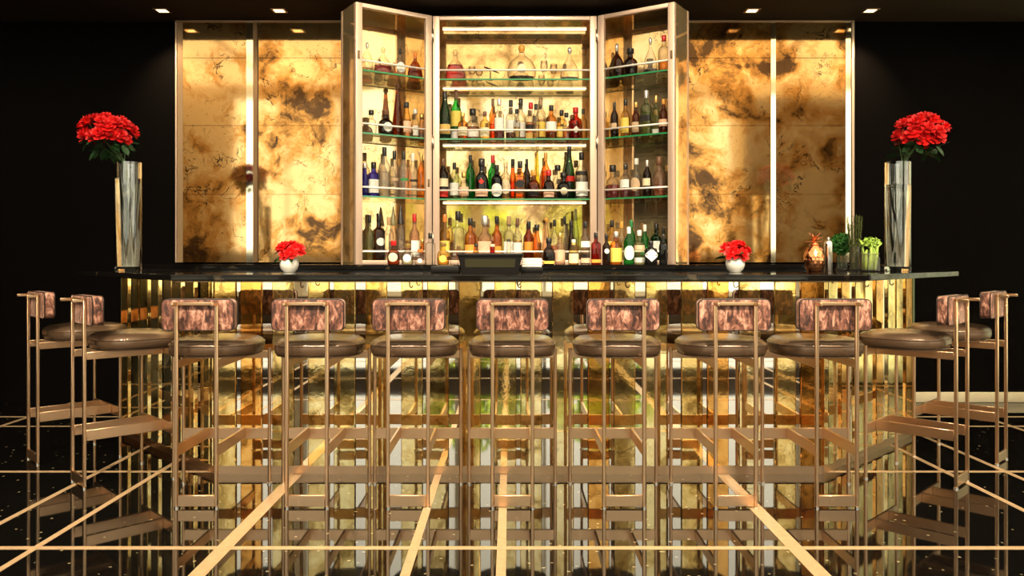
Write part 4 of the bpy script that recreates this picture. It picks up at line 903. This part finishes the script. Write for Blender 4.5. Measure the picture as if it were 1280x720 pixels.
for k in range(7): a = k*.9; put('stem', B().tube([(.012*math.cos(a), .012*math.sin(a), .001), (.02*math.cos(a), .02*math.sin(a), .08), (.035*math.cos(a), .035*math.sin(a), .15)], .0022, 5).me('stem', True), 'herb', p_)
xg, yg = PX(1068.5, 5.18), 5.18
tumbler(xg, yg, .034, .16, 'tall clear glass holding the rosemary on the counter')
p_ = thing('rosemary_bunch', 'tall upright bunch of rosemary sprigs in the tall glass', 'herbs', (xg, yg, ZK+.0125)); rnd = random.Random(4)
for k in range(26):
    a = k*2.4; r0 = .024*math.sqrt(k/26); r1 = r0*1.9+.008; h = rnd.uniform(.27, .355); q0 = Vector((r0*math.cos(a), r0*math.sin(a), .001)); q1 = Vector((r1*math.cos(a), r1*math.sin(a)*.9, h)); b = B().tube([q0, (q0+q1)/2, q1], .0018, 5)
    for j in range(46):
        t = .25+.75*j/46; c = q0.lerp(q1, t); aa = j*2.4; d = Vector((math.cos(aa), math.sin(aa), .9)).normalized()*.021; sd = Vector((-math.sin(aa), math.cos(aa), 0))*.0026
        b.add([c-sd, c+sd, c+d], [(0, 1, 2)])
    put('sprig', b.me('sprig'), 'rosemary', p_)
xg, yg = PX(1087, 5.0), 5.0
jar = thing('celery_jar', 'wide clear glass jar holding the celery next to the right vase', 'jar', (xg, yg, ZK))
put('glass_wall', B().lathe([(.052, 0), (.06, .006), (.06, .085), (.052, .098), (.052, .112), (.049, .112), (.049, .098), (.057, .085), (.057, .01), (.001, .01)], 28, top=False).me('glass_wall', auto=40), gmat('clear'), jar)
put('rim', B().lathe([(.0515, .104), (.056, .106), (.056, .114), (.0515, .116)], 28, bot=False, top=False).me('rim', True), gmat('frosted'), jar)
p_ = thing('celery_bunch', 'cut bright green celery stalks standing in the glass jar', 'vegetable', (xg, yg, ZK+.0105)); rnd = random.Random(8)
for k in range(13):
    a = k*2.4; r0 = .042*math.sqrt((k+.5)/13); lean = 1.25; h = rnd.uniform(.10, .175); q0 = Vector((r0*math.cos(a), r0*math.sin(a), .001)); q1 = Vector((r0*lean*math.cos(a)+rnd.uniform(-.012, .02), r0*lean*math.sin(a), h)); b = B().tube([q0, q0.lerp(q1, .5)+Vector((.002, 0, 0)), q1, q1+Vector((rnd.uniform(-.03, .03), rnd.uniform(-.01, .01), .02))], [.010, .009, .006, .003], 7)
    put('stalk', b.me('stalk', True), 'celery', p_)
put('leaf_tops', herb_leaves(130, .008, 0, .17, .062, .05, .032, .008, .02, 9), 'celery', p_, kind='stuff')

# ------------------------------------------------------------------ things in the middle of the counter
tm = thing('till_terminal', 'low black till terminal in the middle of the counter', 'terminal', (PX(613, 4.78), 4.78, ZK)); b = B()
b.add([(-.165, -.06, 0), (.165, -.06, 0), (.165, .06, 0), (-.165, .06, 0), (-.19, -.075, .095), (.19, -.075, .095), (.19, .075, .095), (-.19, .075, .095)], [(3, 2, 1, 0), (4, 5, 6, 7), (0, 1, 5, 4), (1, 2, 6, 5), (2, 3, 7, 6), (3, 0, 4, 7)])
put('body', b.me('body'), 'black_plastic', tm)
put('lid', bevbox('lid', -.195, .195, -.08, .08, .095, .113, .005), 'black_plastic', tm)
put('screen', B().add([(-.145, -.066, .03), (.145, -.066, .03), (.15, -.0735, .08), (-.15, -.0735, .08), (-.145, -.060, .03), (.145, -.060, .03), (.15, -.067, .08), (-.15, -.067, .08)], [(0, 1, 2, 3), (7, 6, 5, 4), (4, 5, 1, 0), (3, 2, 6, 7)]).me('screen'), 'olive_screen', tm)
pr = thing('receipt_printer', 'small black box on the counter left of the till terminal', 'box', (PX(557, 4.74), 4.74, ZK))
put('body', bevbox('body', -.082, .082, -.06, .06, 0, .04, .005), 'black_plastic', pr); put('paper_slot', bevbox('paper_slot', -.05, .05, -.03, .0, .039, .044, .002, 1), 'bronze_dark', pr)
nb = thing('napkin_stack', 'stack of white napkins in a low holder right of the till terminal', 'napkins', (PX(664.5, 4.84), 4.84, ZK))
put('holder', bevbox('holder', -.066, .066, -.06, .06, 0, .03, .004), 'black_plastic', nb)
for k in range(4): put('napkin', bevbox('napkin', -.06, .06, -.055+.001*k, .055, .0302+.0135*k, .0432+.0135*k, .003, 1), 'white', nb)
red = thing('bitters_bottle', 'tiny red bottle standing on the till terminal', 'bottle', (PX(615.5, 4.78), 4.78, ZK+.113))
put('body', B().lathe([(.013, 0), (.0145, .004), (.0145, .05), (.006, .066), (.006, .075)], 16).me('body', auto=50), gmat('red'), red); put('cap', B().lathe([(.0075, .075), (.0075, .098), (.006, .1)], 12).me('cap', auto=50), capmat('brown'), red); put('paper_label', B().lathe([(.0148, .04), (.0148, .055), ], 16, bot=False, top=False).me('paper_label', True), labmat('peach'), red)
sk = thing('salt_shaker', 'tiny clear shaker with white contents standing on the till terminal', 'shaker', (PX(636, 4.78), 4.78, ZK+.113))
put('glass_body', B().lathe([(.013, 0), (.014, .003), (.0115, .07)], 16).me('glass_body', auto=50), gmat('frosted'), sk); put('cap', B().lathe([(.013, .07), (.013, .08), (.008, .085)], 16).me('cap', auto=50), capmat('black'), sk)
